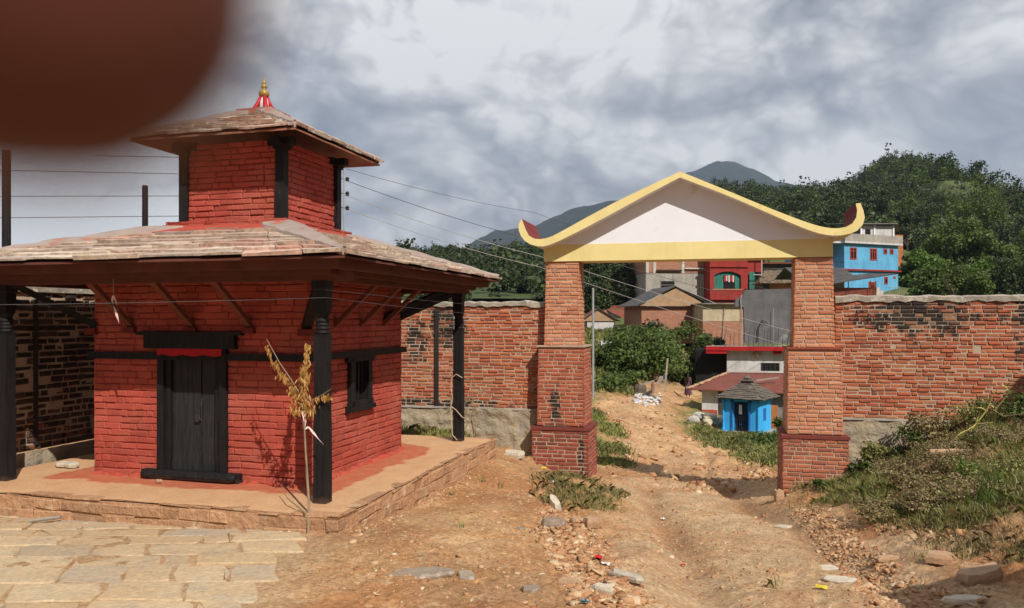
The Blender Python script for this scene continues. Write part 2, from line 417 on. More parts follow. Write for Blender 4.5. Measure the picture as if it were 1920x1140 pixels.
def far_brick():
    m, t = newmat('far_brick')
    co = obj_co(t)
    sp = t.n('ShaderNodeSeparateXYZ', {0: co})
    v = t.n('ShaderNodeCombineXYZ', {0: t.math('ADD', sp.outputs[0], sp.outputs[1]), 1: sp.outputs[2]}).outputs[0]
    b = t.n('ShaderNodeTexBrick', {'Vector': v, 'Color1': (.42, .13, .06, 1), 'Color2': (.24, .07, .04, 1), 'Mortar': (.34, .26, .20, 1), 'Scale': 1.0, 'Mortar Size': .012, 'Brick Width': .24, 'Row Height': .075})
    col = t.mix(t.ramp(t.noise(co, 2.2, 5, .65), [(.4, 0.0), (.7, .55)]), b.outputs[0], (.40, .20, .12))
    finish(t, col, .9, b.outputs[1], .5, .02)
    return m
M['far_brick'] = far_brick()
M['far_orange'] = mat_simple('orange_mud_wall', (.50, .20, .07), c2=(.38, .13, .05), scale=1.5, streak=.28)
M['blue'] = mat_simple('bright_blue_wall', (.045, .43, .88), c2=(.04, .37, .80), scale=2, streak=.12)
M['sky_blue'] = mat_simple('sky_blue_wall', (.13, .42, .66), c2=(.11, .36, .60), scale=.8, streak=.28)
M['blue_dark'] = mat_simple('blue_pilaster', (.02, .12, .42), var=.2)
M['white_wall'] = mat_simple('whitewash', (.62, .60, .60), c2=(.50, .48, .48), scale=1.2, streak=.28)
M['cream_wall'] = mat_simple('cream_brick_wall', (.52, .44, .30), c2=(.42, .34, .22), scale=1.5, patch=((.42, .17, .09), .66, 1.0), streak=.28)
M['house_red'] = mat_simple('red_house_paint', (.34, .035, .03), c2=(.26, .03, .025), scale=1, streak=.28)
M['teal'] = mat_simple('teal_paint', (.04, .20, .15), c2=(.03, .15, .12), scale=1, streak=.28)
M['window_red'] = mat_simple('red_window_frame', (.42, .06, .03), var=.3)
M['dark_glass'] = mat_simple('dark_glass', (.012, .013, .016), rough=.2, spec=.5)
M['dark'] = mat_simple('dark_interior', (.010, .009, .009))
M['thatch'] = mat_simple('old_thatch', (.22, .16, .10), c2=(.10, .075, .055), scale=4, bscale=20, bstr=1, bdist=.05)
M['gable_tan'] = mat_simple('tan_tile_gable', (.42, .27, .16), c2=(.30, .19, .11), scale=3, bscale=10, bstr=.6, bdist=.05)
def tin(name, c, c2, rough=.6, sc=2.0, sx=11.0):
    m, t = newmat(name)
    co = obj_co(t)
    wv = t.n('ShaderNodeTexWave', {'Vector': co, 'Scale': sx, 'Distortion': 0.0}, wave_type='BANDS', bands_direction='X').outputs['Fac']
    col = t.mix(t.ramp(t.noise(co, sc, 6, .65), [(.38, 0.0), (.62, 1.0)]), c, c2)
    finish(t, col, rough, wv, .6, .03, spec=.4)
    return m
M['tin_rust'] = tin('rusty_tin', (.26, .065, .035), (.17, .05, .035))
M['tin_blue'] = tin('blue_grey_tin', (.13, .19, .25), (.20, .23, .26))
M['tin_grey'] = tin('grey_tin', (.30, .29, .28), (.18, .17, .16))
M['tin_black'] = tin('black_tin', (.05, .045, .045), (.10, .09, .085))
M['tin_red'] = tin('red_tin_sheet', (.30, .10, .09), (.20, .05, .045))
M['tin_white'] = tin('white_tin_sheet', (.62, .58, .56), (.5, .45, .42))
M['steel'] = mat_simple('galvanised_steel', (.42, .43, .45), c2=(.30, .31, .33), rough=.5, metal=.4, scale=10)
M['dark_metal'] = mat_simple('dark_metal', (.03, .028, .028), rough=.5)
M['wire'] = mat_simple('wire', (.10, .10, .105), rough=.5)
M['wire_light'] = mat_simple('bright_wire', (.45, .42, .42), rough=.4)
M['rope'] = mat_simple('cord', (.55, .42, .28), var=.3, scale=30)
M['wood_grey'] = mat_simple('weathered_wood', (.32, .28, .23), c2=(.2, .17, .14), scale=8, bscale=30)
M['old_slate'] = mat_simple('old_slate_roof', (.15, .125, .105), c2=(.085, .075, .065), scale=6, bscale=20, bstr=.8, bdist=.02, patch=((.24, .19, .14), .62, 3))
M['sack'] = mat_simple('white_rubble', (.68, .64, .50), c2=(.55, .48, .34), scale=4, bscale=20)
M['slab_grey'] = mat_simple('grey_slab', (.36, .35, .33), c2=(.27, .26, .25), scale=2)
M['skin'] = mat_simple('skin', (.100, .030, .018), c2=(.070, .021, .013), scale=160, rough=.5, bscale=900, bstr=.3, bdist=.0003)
M['village_skin'] = mat_simple('brown_skin', (.20, .10, .06), var=.15)
M['dress'] = mat_simple('dark_purple_dress', (.05, .025, .05), var=.4, scale=20, c2=(.13, .05, .09))
M['hair'] = mat_simple('black_hair', (.012, .010, .010), rough=.5)
M['hill_green'] = mat_simple('hill_ground', (.075, .105, .034), c2=(.10, .12, .045), scale=.05, bscale=.4, bstr=1, bdist=1.0, patch=((.14, .13, .065), .60, .06))
M['mountain'] = mat_simple('mountain_forest', (.016, .024, .020), c2=(.010, .017, .015), scale=.006, bscale=.05, bstr=.6, bdist=8)  # cloud shade over the mountains is put into this dark colour
M['terrace'] = mat_simple('terrace_crop', (.075, .10, .03), c2=(.045, .065, .025), scale=.35)
M['plastic_red'] = mat_simple('red_plastic', (.55, .02, .03), rough=.4)
M['plastic_yellow'] = mat_simple('yellow_plastic', (.70, .55, .04), rough=.5)
M['plastic_white'] = mat_simple('white_plastic', (.72, .70, .68), rough=.4)
M['plastic_blue'] = mat_simple('blue_plastic', (.05, .25, .35), rough=.4)

# ---------------------------------------------------------------- mesh builder
class MB:
    def __init__(s):
        s.v = []; s.f = []; s.mi = []; s.sm = False
    def add(s, vs, fs, mi=0):
        o = len(s.v)
        s.v += [tuple(x) for x in vs]
        s.f += [tuple(i + o for i in f) for f in fs]
        s.mi += [mi] * len(fs)
        return s
    def box(s, c, d, rot=None, mi=0, jit=0.0):
        x, y, z = d[0] / 2, d[1] / 2, d[2] / 2
        vs = [Vector((a * x, b * y, e * z)) for e in (-1, 1) for a, b in ((-1, -1), (1, -1), (1, 1), (-1, 1))]
        if jit:
            vs = [q + Vector([random.uniform(-jit, jit) for _ in range(3)]) for q in vs]
        if rot is not None: vs = [rot @ q for q in vs]
        c = Vector(c)
        return s.add([q + c for q in vs], [(3, 2, 1, 0), (4, 5, 6, 7), (0, 1, 5, 4), (1, 2, 6, 5), (2, 3, 7, 6), (3, 0, 4, 7)], mi)
    def bx(s, x0, x1, y0, y1, z0, z1, mi=0, jit=0.0):
        return s.box(((x0 + x1) / 2, (y0 + y1) / 2, (z0 + z1) / 2), (abs(x1 - x0), abs(y1 - y0), abs(z1 - z0)), None, mi, jit)
    def bar(s, a, b, wd, th, mi=0, up=(0, 0, 1)):
        a, b = Vector(a), Vector(b)
        d = b - a
        z = d.normalized()
        u = Vector(up)
        if abs(z.dot(u)) > .97: u = Vector((0, 1, 0))
        x = u.cross(z).normalized(); y = z.cross(x)
        rot = Matrix((x, y, z)).transposed()
        return s.box((a + b) / 2, (wd, th, d.length), rot, mi)
    def tube(s, pts, rad, n=8, mi=0, cap=True):
        pts = [Vector(p) for p in pts]
        if not isinstance(rad, (list, tuple)): rad = [rad] * len(pts)
        o = len(s.v); prev = None
        for i, p in enumerate(pts):
            d = (pts[min(i + 1, len(pts) - 1)] - pts[max(i - 1, 0)]).normalized()
            if prev is None:
                u = Vector((0, 0, 1)) if abs(d.z) < .9 else Vector((1, 0, 0))
                x = u.cross(d).normalized()
            else:
                x = (prev - d * prev.dot(d)).normalized()
            prev = x
            y = d.cross(x)
            for k in range(n):
                a = 2 * math.pi * k / n
                s.v.append(tuple(p + (x * math.cos(a) + y * math.sin(a)) * rad[i]))
        for i in range(len(pts) - 1):
            for k in range(n):
                k2 = (k + 1) % n
                s.f.append((o + i * n + k, o + i * n + k2, o + (i + 1) * n + k2, o + (i + 1) * n + k)); s.mi.append(mi)
        if cap:
            s.f.append(tuple(o + k for k in reversed(range(n)))); s.mi.append(mi)
            s.f.append(tuple(o + (len(pts) - 1) * n + k for k in range(n))); s.mi.append(mi)
        return s
    def lathe(s, prof, n=16, c=(0, 0), mi=0, sq=False):
        """prof: (radius, z) list; sq: square section"""
        o = len(s.v)
        if sq: n = 4
        for r, z in prof:
            for k in range(n):
                a = 2 * math.pi * (k + (.5 if sq else 0)) / n
                rr = r * (math.sqrt(2) if sq else 1)
                s.v.append((c[0] + rr * math.cos(a), c[1] + rr * math.sin(a), z))
        for i in range(len(prof) - 1):
            for k in range(n):
                k2 = (k + 1) % n
                s.f.append((o + i * n + k, o + i * n + k2, o + (i + 1) * n + k2, o + (i + 1) * n + k)); s.mi.append(mi)
        s.f.append(tuple(o + k for k in reversed(range(n)))); s.mi.append(mi)
        s.f.append(tuple(o + (len(prof) - 1) * n + k for k in range(n))); s.mi.append(mi)
        return s
    def prism(s, outline, y0, y1, mi=0):
        """outline in x,z extruded along y"""
        n = len(outline)
        vs = [(x, y0, z) for x, z in outline] + [(x, y1, z) for x, z in outline]
        fs = [tuple(range(n)), tuple(reversed(range(n, 2 * n)))] + [(i, i + n, (i + 1) % n + n, (i + 1) % n) for i in range(n)]
        return s.add(vs, fs, mi)
    def blob(s, c, r, n=1, jit=.25, mi=0, flat=1.0):
        g = (1 + 5 ** .5) / 2
        vs = [Vector(q).normalized() for q in ((-1, g, 0), (1, g, 0), (-1, -g, 0), (1, -g, 0), (0, -1, g), (0, 1, g), (0, -1, -g), (0, 1, -g), (g, 0, -1), (g, 0, 1), (-g, 0, -1), (-g, 0, 1))]
        fs = [(0, 11, 5), (0, 5, 1), (0, 1, 7), (0, 7, 10), (0, 10, 11), (1, 5, 9), (5, 11, 4), (11, 10, 2), (10, 7, 6), (7, 1, 8), (3, 9, 4), (3, 4, 2), (3, 2, 6), (3, 6, 8), (3, 8, 9), (4, 9, 5), (2, 4, 11), (6, 2, 10), (8, 6, 7), (9, 8, 1)]
        for _ in range(n - 1):
            cache = {}; nf = []
            def mid(a, b):
                k = (min(a, b), max(a, b))
                if k not in cache:
                    vs.append(((vs[a] + vs[b]) / 2).normalized()); cache[k] = len(vs) - 1
                return cache[k]
            for a, b, c_ in fs:
                ab, bc, ca = mid(a, b), mid(b, c_), mid(c_, a)
                nf += [(a, ab, ca), (b, bc, ab), (c_, ca, bc), (ab, bc, ca)]
            fs = nf
        if not isinstance(r, (tuple, list)): r = (r, r, r * flat)
        rot = Matrix.Rotation(random.uniform(0, 6.28), 3, 'Z')
        out = []
        for q in vs:
            k = 1 + random.uniform(-jit, jit)
            out.append(rot @ Vector((q.x * r[0] * k, q.y * r[1] * k, q.z * r[2] * k)) + Vector(c))
        return s.add(out, fs, mi)
    def build(s, name, mat, parent=None, loc=None, rz=0.0, smooth=False):
        me = bpy.data.meshes.new(name)
        me.from_pydata(s.v, [], s.f)
        mats = mat if isinstance(mat, (list, tuple)) else [mat]
        for m in mats: me.materials.append(M[m] if isinstance(m, str) else m)
        if len(mats) > 1:
            me.polygons.foreach_set('material_index', s.mi)
        if smooth:
            me.polygons.foreach_set('use_smooth', [True] * len(s.f))
        me.update()
        o = bpy.data.objects.new(name, me)
        COL.objects.link(o)
        if parent is not None: o.parent = parent
        if loc is not None: o.location = loc
        if rz: o.rotation_euler.z = rz
        return o

def tag(o, label=None, cat=None, group=None, kind=None):
    if label: o['label'] = label
    if cat: o['category'] = cat
    if group: o['group'] = group
    if kind: o['kind'] = kind
    return o
def thing(name, loc, rz, label, cat, group=None, scale=None):
    o = bpy.data.objects.new(name, None)
    o.empty_display_size = .2
    COL.objects.link(o)
    o.location = loc; o.rotation_euler.z = rz
    if scale: o.scale = (scale,) * 3
    return tag(o, label, cat, group)
def copy_tree(o, parent=None):
    c = o.copy(); COL.objects.link(c); c.parent = parent
    for ch in list(o.children): copy_tree(ch, c)
    return c
def at(px, py, Y):
    return Vector(((px - 960) * Y / 1500, Y, EYE + (598 - py) * Y / 1500))

# ---------------------------------------------------------------- noise + terrain
def _hash(ix, iy, seed):
    h = (ix.astype(np.int64) * 374761393 + iy.astype(np.int64) * 668265263 + seed * 1442695041) & 0xffffffff
    h = ((h ^ (h >> 13)) * 1274126177) & 0xffffffff
    return ((h ^ (h >> 16)) & 0xffff) / 65535.0
def vnoise(x, y, seed=0):
    x = np.asarray(x, float); y = np.asarray(y, float)
    ix, iy = np.floor(x), np.floor(y)
    fx, fy = x - ix, y - iy
    fx = fx * fx * (3 - 2 * fx); fy = fy * fy * (3 - 2 * fy)
    a = _hash(ix, iy, seed); b = _hash(ix + 1, iy, seed); c = _hash(ix, iy + 1, seed); d = _hash(ix + 1, iy + 1, seed)
    return (a * (1 - fx) + b * fx) * (1 - fy) + (c * (1 - fx) + d * fx) * fy - .5
def fbm(x, y, octs=4, seed=0):
    r = 0; amp = 1.0
    for k in range(octs):
        r = r + vnoise(x * 2 ** k, y * 2 ** k, seed + k) * amp
        amp *= .5
    return r
CP = [(0, 1140, 5.5), (480, 1140, 5.5), (960, 1140, 5.5), (1200, 1140, 5.7), (1400, 1140, 6.0), (1600, 1140, 6.0), (1750, 1100, 6.1), (1920, 1100, 6.0),
      (600, 998, 7.35), (0, 968, 8.25), (713, 965, 8.6), (800, 915, 10), (915, 862, 11.6), (790, 812, 15), (940, 862, 12.5), (990, 862, 14.1), (1060, 902, 13.7), (1110, 905, 13.9),
      (1000, 960, 9.2), (900, 1000, 7.6), (1100, 1000, 8.6), (1040, 1050, 7), (1150, 1080, 6.7), (1180, 970, 10.6), (1250, 1040, 7.9), (1130, 930, 12), (300, 990, 7.7),
      (1300, 935, 13.9), (1300, 990, 10.2), (1300, 1060, 7.7), (1420, 1060, 7.8), (1420, 960, 12), (1470, 937, 13.2),
      (1530, 920, 12.8), (1620, 925, 11.5), (1500, 1000, 9.3), (1600, 1060, 7.5), (1650, 985, 9), (1720, 930, 9.5), (1650, 885, 12.9), (1750, 862, 12), (1700, 900, 10.5), (1820, 870, 10.2),
      (1800, 805, 12.6), (1900, 795, 12.3), (1900, 855, 10), (1920, 915, 8.6), (1820, 960, 8), (1780, 1040, 7),
      (1290, 889, 18), (1150, 868, 19), (1130, 800, 22), (1100, 775, 26), (1440, 872, 19), (1330, 845, 25), (1230, 800, 30), (1150, 765, 34), (1250, 752, 40), (1290, 745, 45),
      (1300, 725, 50), (1400, 814, 33), (1450, 868, 24), (1350, 792, 35), (1480, 812, 33), (1180, 735, 42), (1130, 720, 42), (1200, 690, 47), (1290, 690, 53), (1150, 640, 56),
      (1250, 612, 62), (1100, 620, 60), (1300, 585, 75), (1450, 590, 75), (1600, 560, 80), (1700, 553, 85), (1900, 560, 85), (900, 560, 100), (1500, 800, 38), (1560, 740, 45)]
P3 = [tuple(at(*c)) for c in CP]
P3 += [(0, -6, .1), (-8, 0, -.1), (8, 0, .2), (0, 2, -.08), (-4, 3, -.2), (4, 3, -.12), (-8, 6, -.3), (-12, 12, -.4), (-6, 13, -.45), (-3, 11, -.5),
       (10, 9, .3), (12, 12, .4), (9, 5, 0), (8, 16, -1.3), (6.5, 15.5, -1.4), (-30, 30, -1), (-60, 60, 1), (60, 60, 2.5), (40, 30, -1), (20, 20, -1), (30, 40, -1.5), (-20, -20, 0), (20, -20, 0), (-5, 25, -1), (-10, 45, 0)]
P3 = np.array(P3)
_d = np.sqrt(((P3[:, None, :2] - P3[None, :, :2]) ** 2).sum(-1))
_n = len(P3)
_A = np.zeros((_n + 3, _n + 3))
_A[:_n, :_n] = _d + np.eye(_n) * .08
_A[:_n, _n] = 1; _A[:_n, _n + 1:] = P3[:, :2]; _A[_n, :_n] = 1; _A[_n + 1:, :_n] = P3[:, :2].T
_W = np.linalg.solve(_A, np.concatenate([P3[:, 2], [0, 0, 0]]))
def sstep(a, b, x):
    t = np.clip((x - a) / (b - a), 0, 1)
    return t * t * (3 - 2 * t)
def H(x, y, fine=True):
    x = np.asarray(x, float); y = np.asarray(y, float)
    z = _W[_n] + _W[_n + 1] * x + _W[_n + 2] * y
    for i in range(_n):
        z = z + _W[i] * np.sqrt((x - P3[i, 0]) ** 2 + (y - P3[i, 1]) ** 2 + .02)
    r = np.sqrt(x * x + y * y)
    k = sstep(90, 140, r)
    z = z * (1 - k) + 3.0 * k
    if fine:
        # rough verge and bank left and right of the track, smoother tread
        road = 2.3 + .12 * y
        off = np.abs(x - (1.1 + .15 * y))
        rough = .5 + sstep(.9, 2.0, off)
        rough = np.where(y > 15, 1.2, rough)
        left = sstep(-.4, .5, x - (-1.6 + .32 * (y - 5)))
        rough = np.where((x < .3) & (y < 13), .35 + .2 * left, rough)
        rough = rough * (1 - .75 * sstep(1.5, 1.9, -x) * (y < 9) * (y > 2))
        z = z + fbm(x * 1.1, y * 1.1, 5, 3) * .10 * rough + fbm(x * 6, y * 6, 5, 11) * .045 * (.15 + 1.3 * rough)
        z = z + np.maximum(0, fbm(x * .9 + 20, y * .9, 4, 31)) * .32 * sstep(3.6, 5.2, x - .2 * (y - 8)) * (y < 13.2)
        # wheel ruts
        rx = x - (1.55 + .115 * y)
        z = z - .10 * (np.exp(-(rx - .75) ** 2 / .05) + np.exp(-(rx + .75) ** 2 / .05)) * (y < 15)
        z = z + np.abs(fbm(x * 9, y * 7, 3, 61)) * .045 * rough * (y < 30)
        z = z - .10 * np.exp(-(x - (1.05 + .19 * y) - .12 * np.sin(y * 1.3)) ** 2 / .012) * sstep(16, 18, y) * (y < 30)
        z = z + fbm(x * 1.5, y * 2.5, 4, 51) * .25 * sstep(19, 24, y)
    return z
def H1(x, y):
    return float(H(np.array([x]), np.array([y]))[0])
def ground_at(px, py, y0=3.0, y1=130.0):
    """where the sight line through a photo point meets the ground"""
    ys = np.geomspace(y0, y1, 700)
    xs = (px - 960) / 1500 * ys
    zs = EYE + (598 - py) / 1500 * ys
    hs = H(xs, ys)
    i = np.argmax(zs < hs)
    return Vector((xs[i], ys[i], hs[i]))

def grid_mesh(name, X, Y, Z, mat, wrap=False):
    nr, nc = X.shape
    me = bpy.data.meshes.new(name)
    co = np.stack([X, Y, Z], -1).reshape(-1, 3)
    i = np.arange(nr - 1)[:, None] * nc + np.arange(nc - 1)[None, :]
    q = np.stack([i, i + 1, i + nc + 1, i + nc], -1).reshape(-1, 4)
    me.vertices.add(len(co)); me.vertices.foreach_set('co', co.ravel())
    me.loops.add(q.size); me.loops.foreach_set('vertex_index', q.ravel().astype(np.int32))
    me.polygons.add(len(q)); me.polygons.foreach_set('loop_start', np.arange(0, q.size, 4, dtype=np.int32))
    me.polygons.foreach_set('loop_total', np.full(len(q), 4, dtype=np.int32))
    me.polygons.foreach_set('use_smooth', np.ones(len(q), dtype=bool))
    me.materials.append(M[mat]); me.update(calc_edges=True); me.validate()
    o = bpy.data.objects.new(name, me); COL.objects.link(o)
    return o
rr = np.concatenate([[0.0, .4], np.geomspace(.8, 170, 660), np.geomspace(190, 3700, 12)])
aa = np.radians(np.concatenate([np.arange(-180, -40, 3.0), np.arange(-40, 40, .2), np.arange(40, 180.1, 3.0)]))
RR, AA = np.meshgrid(rr, aa, indexing='ij')
GX, GY = RR * np.sin(AA), RR * np.cos(AA)
GZ = H(GX, GY)
gro = tag(grid_mesh('ground', GX, GY, GZ, 'dirt'), kind='structure')
def road_x(y): return np.interp(y, [0, 5, 8, 14, 18, 22, 28, 34, 40, 46, 52], [1.7, 2.2, 2.6, 3.2, 3.9, 4.4, 4.6, 5.2, 7.0, 9.4, 11])
_off = np.abs(GX - road_x(GY)) - (1.15 + fbm(GX * .8, GY * .8, 3, 77) * .9)
tread = np.maximum((1 - sstep(-.3, .7, _off)) * (1 - .5 * sstep(14, 17, GY)), .8 * sstep(1.3, 2.0, -GX) * (GY < 9.5) * (GY > 1))
_rx = GX - (1.55 + .115 * GY)
rut = (np.exp(-(_rx - .75) ** 2 / .05) + np.exp(-(_rx + .75) ** 2 / .05)) * (GY < 15) * (GY > 2)
rut = rut * (.6 + fbm(GX * 1.5, GY * .6, 3, 44))
ar_ = gro.data.attributes.new('rut', 'FLOAT', 'POINT'); ar_.data.foreach_set('value', np.clip(rut, 0, 1).ravel())
_sp = np.exp(-(GX - 5.9) ** 2 / 4 - (GY - 25.5) ** 2 / 14)
at_ = gro.data.attributes.new('tread', 'FLOAT', 'POINT'); at_.data.foreach_set('value', tread.ravel())
grn = (1 - .95 * np.exp(-((GX - 10.6) ** 2 / 5 + (GY - 49) ** 2 / 14))) * sstep(.25, .9, _off) * sstep(17, 19, GY) * (1 - .3 * sstep(.0, .25, fbm(GX / 2, GY / 2, 4, 5)))
mnd = sstep(.5, 1.5, GX - (2.7 + .15 * GY)) * (GY < 13.6) * (GY > 2)
am = gro.data.attributes.new('mound', 'FLOAT', 'POINT'); am.data.foreach_set('value', mnd.ravel().astype(float))
at_ = gro.data.attributes.new('green', 'FLOAT', 'POINT'); at_.data.foreach_set('value', grn.ravel())

# ---------------------------------------------------------------- brick laying
def lay(mb, O, ex, nrm, W_, H_, bl, bh, jt, holes=(), jit=.004, proud=.010, xf=None, mi=0, seed=1, depth=.03, dropout=0.0, stretch=.35, jv=None):
    rd = random.Random(seed)
    if jv is None: jv = jt
    O, ex, nrm = Vector(O), Vector(ex), Vector(nrm)
    ez = Vector((0, 0, 1))
    nz = max(1, round(H_ / (bh + jt)))
    ch = H_ / nz
    for j in range(nz):
        z0 = j * ch + jt / 2; z1 = (j + 1) * ch - jt / 2
        spans = [(0.0, W_)]
        for (hx0, hx1, hz0, hz1) in holes:
            if z1 > hz0 + .01 and z0 < hz1 - .01:
                ns = []
                for a, b in spans:
                    if hx1 <= a or hx0 >= b: ns.append((a, b)); continue
                    if hx0 > a: ns.append((a, hx0))
                    if hx1 < b: ns.append((hx1, b))
                spans = ns
        ph = rd.uniform(0, bl)
        for a, b in spans:
            x = a
            first = True
            while x < b - .01:
                l = bl * (rd.choice((1, 1, 1, .5)) if not first else rd.uniform(.3, 1)) * rd.uniform(1 - stretch * .5, 1 + stretch * .3)
                first = False
                x1 = min(x + l, b)
                if b - x1 < bl * .3: x1 = b
                if rd.random() >= dropout:
                    p = rd.uniform(-proud, proud)
                    g_ = jv * rd.uniform(.3, 1.5) / 2
                    q = [(x + g_, z0), (x1 - g_, z0), (x1 - g_, z1), (x + g_, z1)]
                    if x <= a + 1e-6: q[0] = (x, z0); q[3] = (x, z1)
                    if x1 >= b - 1e-6: q[1] = (b, z0); q[2] = (b, z1)
                    q = [(u + rd.uniform(-jit, jit), v + rd.uniform(-jit, jit)) for u, v in q]
                    cxm = (x + x1) / 2; czm = (z0 + z1) / 2
                    ins = min(.009, (z1 - z0) * .17)
                    vs = []
                    for u, v in q: vs.append(O + ex * u + ez * v - nrm * depth)
                    for u, v in q: vs.append(O + ex * u + ez * v + nrm * (p - ins))
                    for u, v in q:
                        du = ins if u < cxm else -ins; dv = ins if v < czm else -ins
                        vs.append(O + ex * (u + du) + ez * (v + dv) + nrm * (p + rd.uniform(-.003, .003)))
                    if xf: vs = [xf(t) for t in vs]
                    fs = [(8, 9, 10, 11)]
                    for k in range(4):
                        k2 = (k + 1) % 4
                        fs += [(k, k2, k2 + 4, k + 4), (k + 4, k2 + 4, k2 + 8, k + 8)]
                    mb.add(vs, fs, mi)
                x = x1

# ================================================================ THE GATE AND COMPOUND WALLS
GA = R(-14)
gx = Vector((math.cos(GA), math.sin(GA), 0)); gy = Vector((-math.sin(GA), math.cos(GA), 0))
G0 = Vector((2.975, 13.9, 0))
gate = thing('gateway', G0, GA, 'tall brick gateway with yellow gable roof and white pediment over the dirt track', 'gateway')
def gate_px(px, py, yl):
    """photo point -> gate-local (x,z) on the plane y=yl"""
    o = G0 + gy * yl
    r = (px - 960) / 1500
    s = (o.y * r - o.x) / (gx.x - gx.y * r)
    Yw = o.y + gx.y * s
    return s, EYE + (598 - py) * Yw / 1500
def pillar(cx_, side, seed):
    def section(name, mat, w0, w1, d, z0, z1, yf, sd, bl=.22, mort='mortar_light'):
        mb = MB()
        hw = w0 / 2
        zc = yf + d / 2
        def xf(v):
            t_ = (v.z - z0) / (z1 - z0)
            k = (w0 + (w1 - w0) * t_) / w0
            return Vector((cx_ + (v.x - cx_) * k, zc + (v.y - zc) * k, v.z))
        lay(mb, (cx_ - hw, yf, z0), (1, 0, 0), (0, -1, 0), w0, z1 - z0, bl, .055, .014, xf=xf, seed=sd, proud=.005, jit=.003)
        lay(mb, (cx_ + hw, yf, z0), (0, 1, 0), (1, 0, 0), d, z1 - z0, bl, .055, .014, xf=xf, seed=sd + 1, proud=.005, jit=.003)
        lay(mb, (cx_ - hw, yf + d, z0), (0, -1, 0), (-1, 0, 0), d, z1 - z0, bl, .055, .014, xf=xf, seed=sd + 2, proud=.005, jit=.003)
        lay(mb, (cx_ + hw, yf + d, z0), (-1, 0, 0), (0, 1, 0), w0, z1 - z0, bl, .055, .014, xf=xf, seed=sd + 3, proud=.005, jit=.003)
        core = MB().bx(cx_ - hw + .011, cx_ + hw - .011, yf + .011, yf + d - .011, z0, z1, 1)
        mb.add([xf(Vector(q)) for q in core.v], core.f, 1)
        return mb.build(name, [mat, mort], gate)
    section('upper_shaft', 'brick_pillar', .66, .60, .62, 1.22, 2.735, 0.0, seed)
    section('lower_shaft', 'brick_mid_l' if side < 0 else 'brick_pillar', .88, .84, .84, -.22, 1.22, -.11, seed + 10)
    section('plinth', 'brick_plinth' if side < 0 else 'brick_plinth_r', 1.05, 1.03, 1.04, -1.9, -.28, -.21, seed + 20)
    mb = MB().bx(cx_ - .532, cx_ + .532, -.215, .84, -.282, -.232)
    mb.build('plinth_ledge', 'maroon_trim', gate)
    mb = MB().bx(cx_ - .44, cx_ + .44, -.115, .735, 1.195, 1.222)
    mb.build('shaft_ledge', 'mortar_light' if side < 0 else 'brick_plinth', gate)
pillar(-2.14, -1, 100)
pillar(2.14, 1, 200)
MB().bx(-2.47, 2.44, 0.0, .60, 2.738, 3.04).build('lintel_beam', 'yellow', gate)
# roof profile from the photograph, plane 0.30 m in front of the lintel
up = [(978, 410), (984.8, 427.5), (990.1, 441.7), (1002.5, 448.8), (1023.8, 448), (1048.5, 436.4), (1101.7, 406.3), (1172.5, 369), (1275.2, 321.3),
      (1349.6, 351.4), (1455.8, 395.6), (1526.7, 422.2), (1562.1, 429.3), (1590.4, 425.7), (1604.6, 413.3), (1608.1, 395.6), (1604.6, 381.5)]
lo = [(1613.5, 380.8), (1622.3, 402.7), (1620.5, 416.9), (1611.7, 431), (1590.4, 440), (1562.1, 442.7), (1526.7, 436.4), (1455.8, 406.3), (1367.3, 367.3), (1275.2, 332.6),
      (1207.9, 367.3), (1137.1, 406.3), (1066.2, 443.4), (1030.8, 459.4), (1016, 463), (995.4, 459.4), (981.2, 450.5), (972.4, 434.6), (972.4, 420.4)]
YF = -.30
upp = [gate_px(x, y, YF) for x, y in up]; lop = [gate_px(x, y, YF) for x, y in lo]
def smooth_poly(p, it=1):
    for _ in range(it):
        q = [p[0]]
        for a, b in zip(p[:-1], p[1:]):
            q.append((a[0] * .75 + b[0] * .25, a[1] * .75 + b[1] * .25)); q.append((a[0] * .25 + b[0] * .75, a[1] * .25 + b[1] * .75))
        q.append(p[-1]); p = q
    return p
peak_u = [i for i, q in enumerate(up) if q == (1275.2, 321.3)][0]; peak_l = [i for i, q in enumerate(lo) if q == (1275.2, 332.6)][0]
U = smooth_poly(upp[:peak_u + 1], 2) + smooth_poly(upp[peak_u:], 2)[1:]
L = smooth_poly(lop[:peak_l + 1], 2) + smooth_poly(lop[peak_l:], 2)[1:]
def resample(p, n):
    d = [0]
    for a, b in zip(p[:-1], p[1:]): d.append(d[-1] + math.dist(a, b))
    out = []
    for k in range(n):
        t_ = d[-1] * k / (n - 1)
        i = min(max(0, next((j for j in range(len(d)) if d[j] >= t_), len(d) - 1) - 1), len(p) - 2)
        f = (t_ - d[i]) / max(1e-9, d[i + 1] - d[i]); f = min(max(f, 0), 1)
        out.append((p[i][0] * (1 - f) + p[i + 1][0] * f, p[i][1] * (1 - f) + p[i + 1][1] * f))
    return out
def halves(p, pk, n):
    return resample(p[:pk + 1], n) + resample(p[pk:], n)[1:]
iu = max(range(len(U)), key=lambda i: U[i][1] if abs(U[i][0]) < 1 else -9)
il = max(range(len(L)), key=lambda i: L[i][1] if abs(L[i][0]) < 1 else -9)
Uh = halves(U, iu, 30); Lh = list(reversed(halves(L, il, 30)))
YB = .92
mb = MB()
n_ = len(Uh)
mb.v = [(x, y, z) for y in (YF, YB) for (x, z) in Uh] + [(x, y, z) for y in (YF, YB) for (x, z) in Lh]
iU0, iU1, iL0, iL1 = 0, n_, 2 * n_, 3 * n_
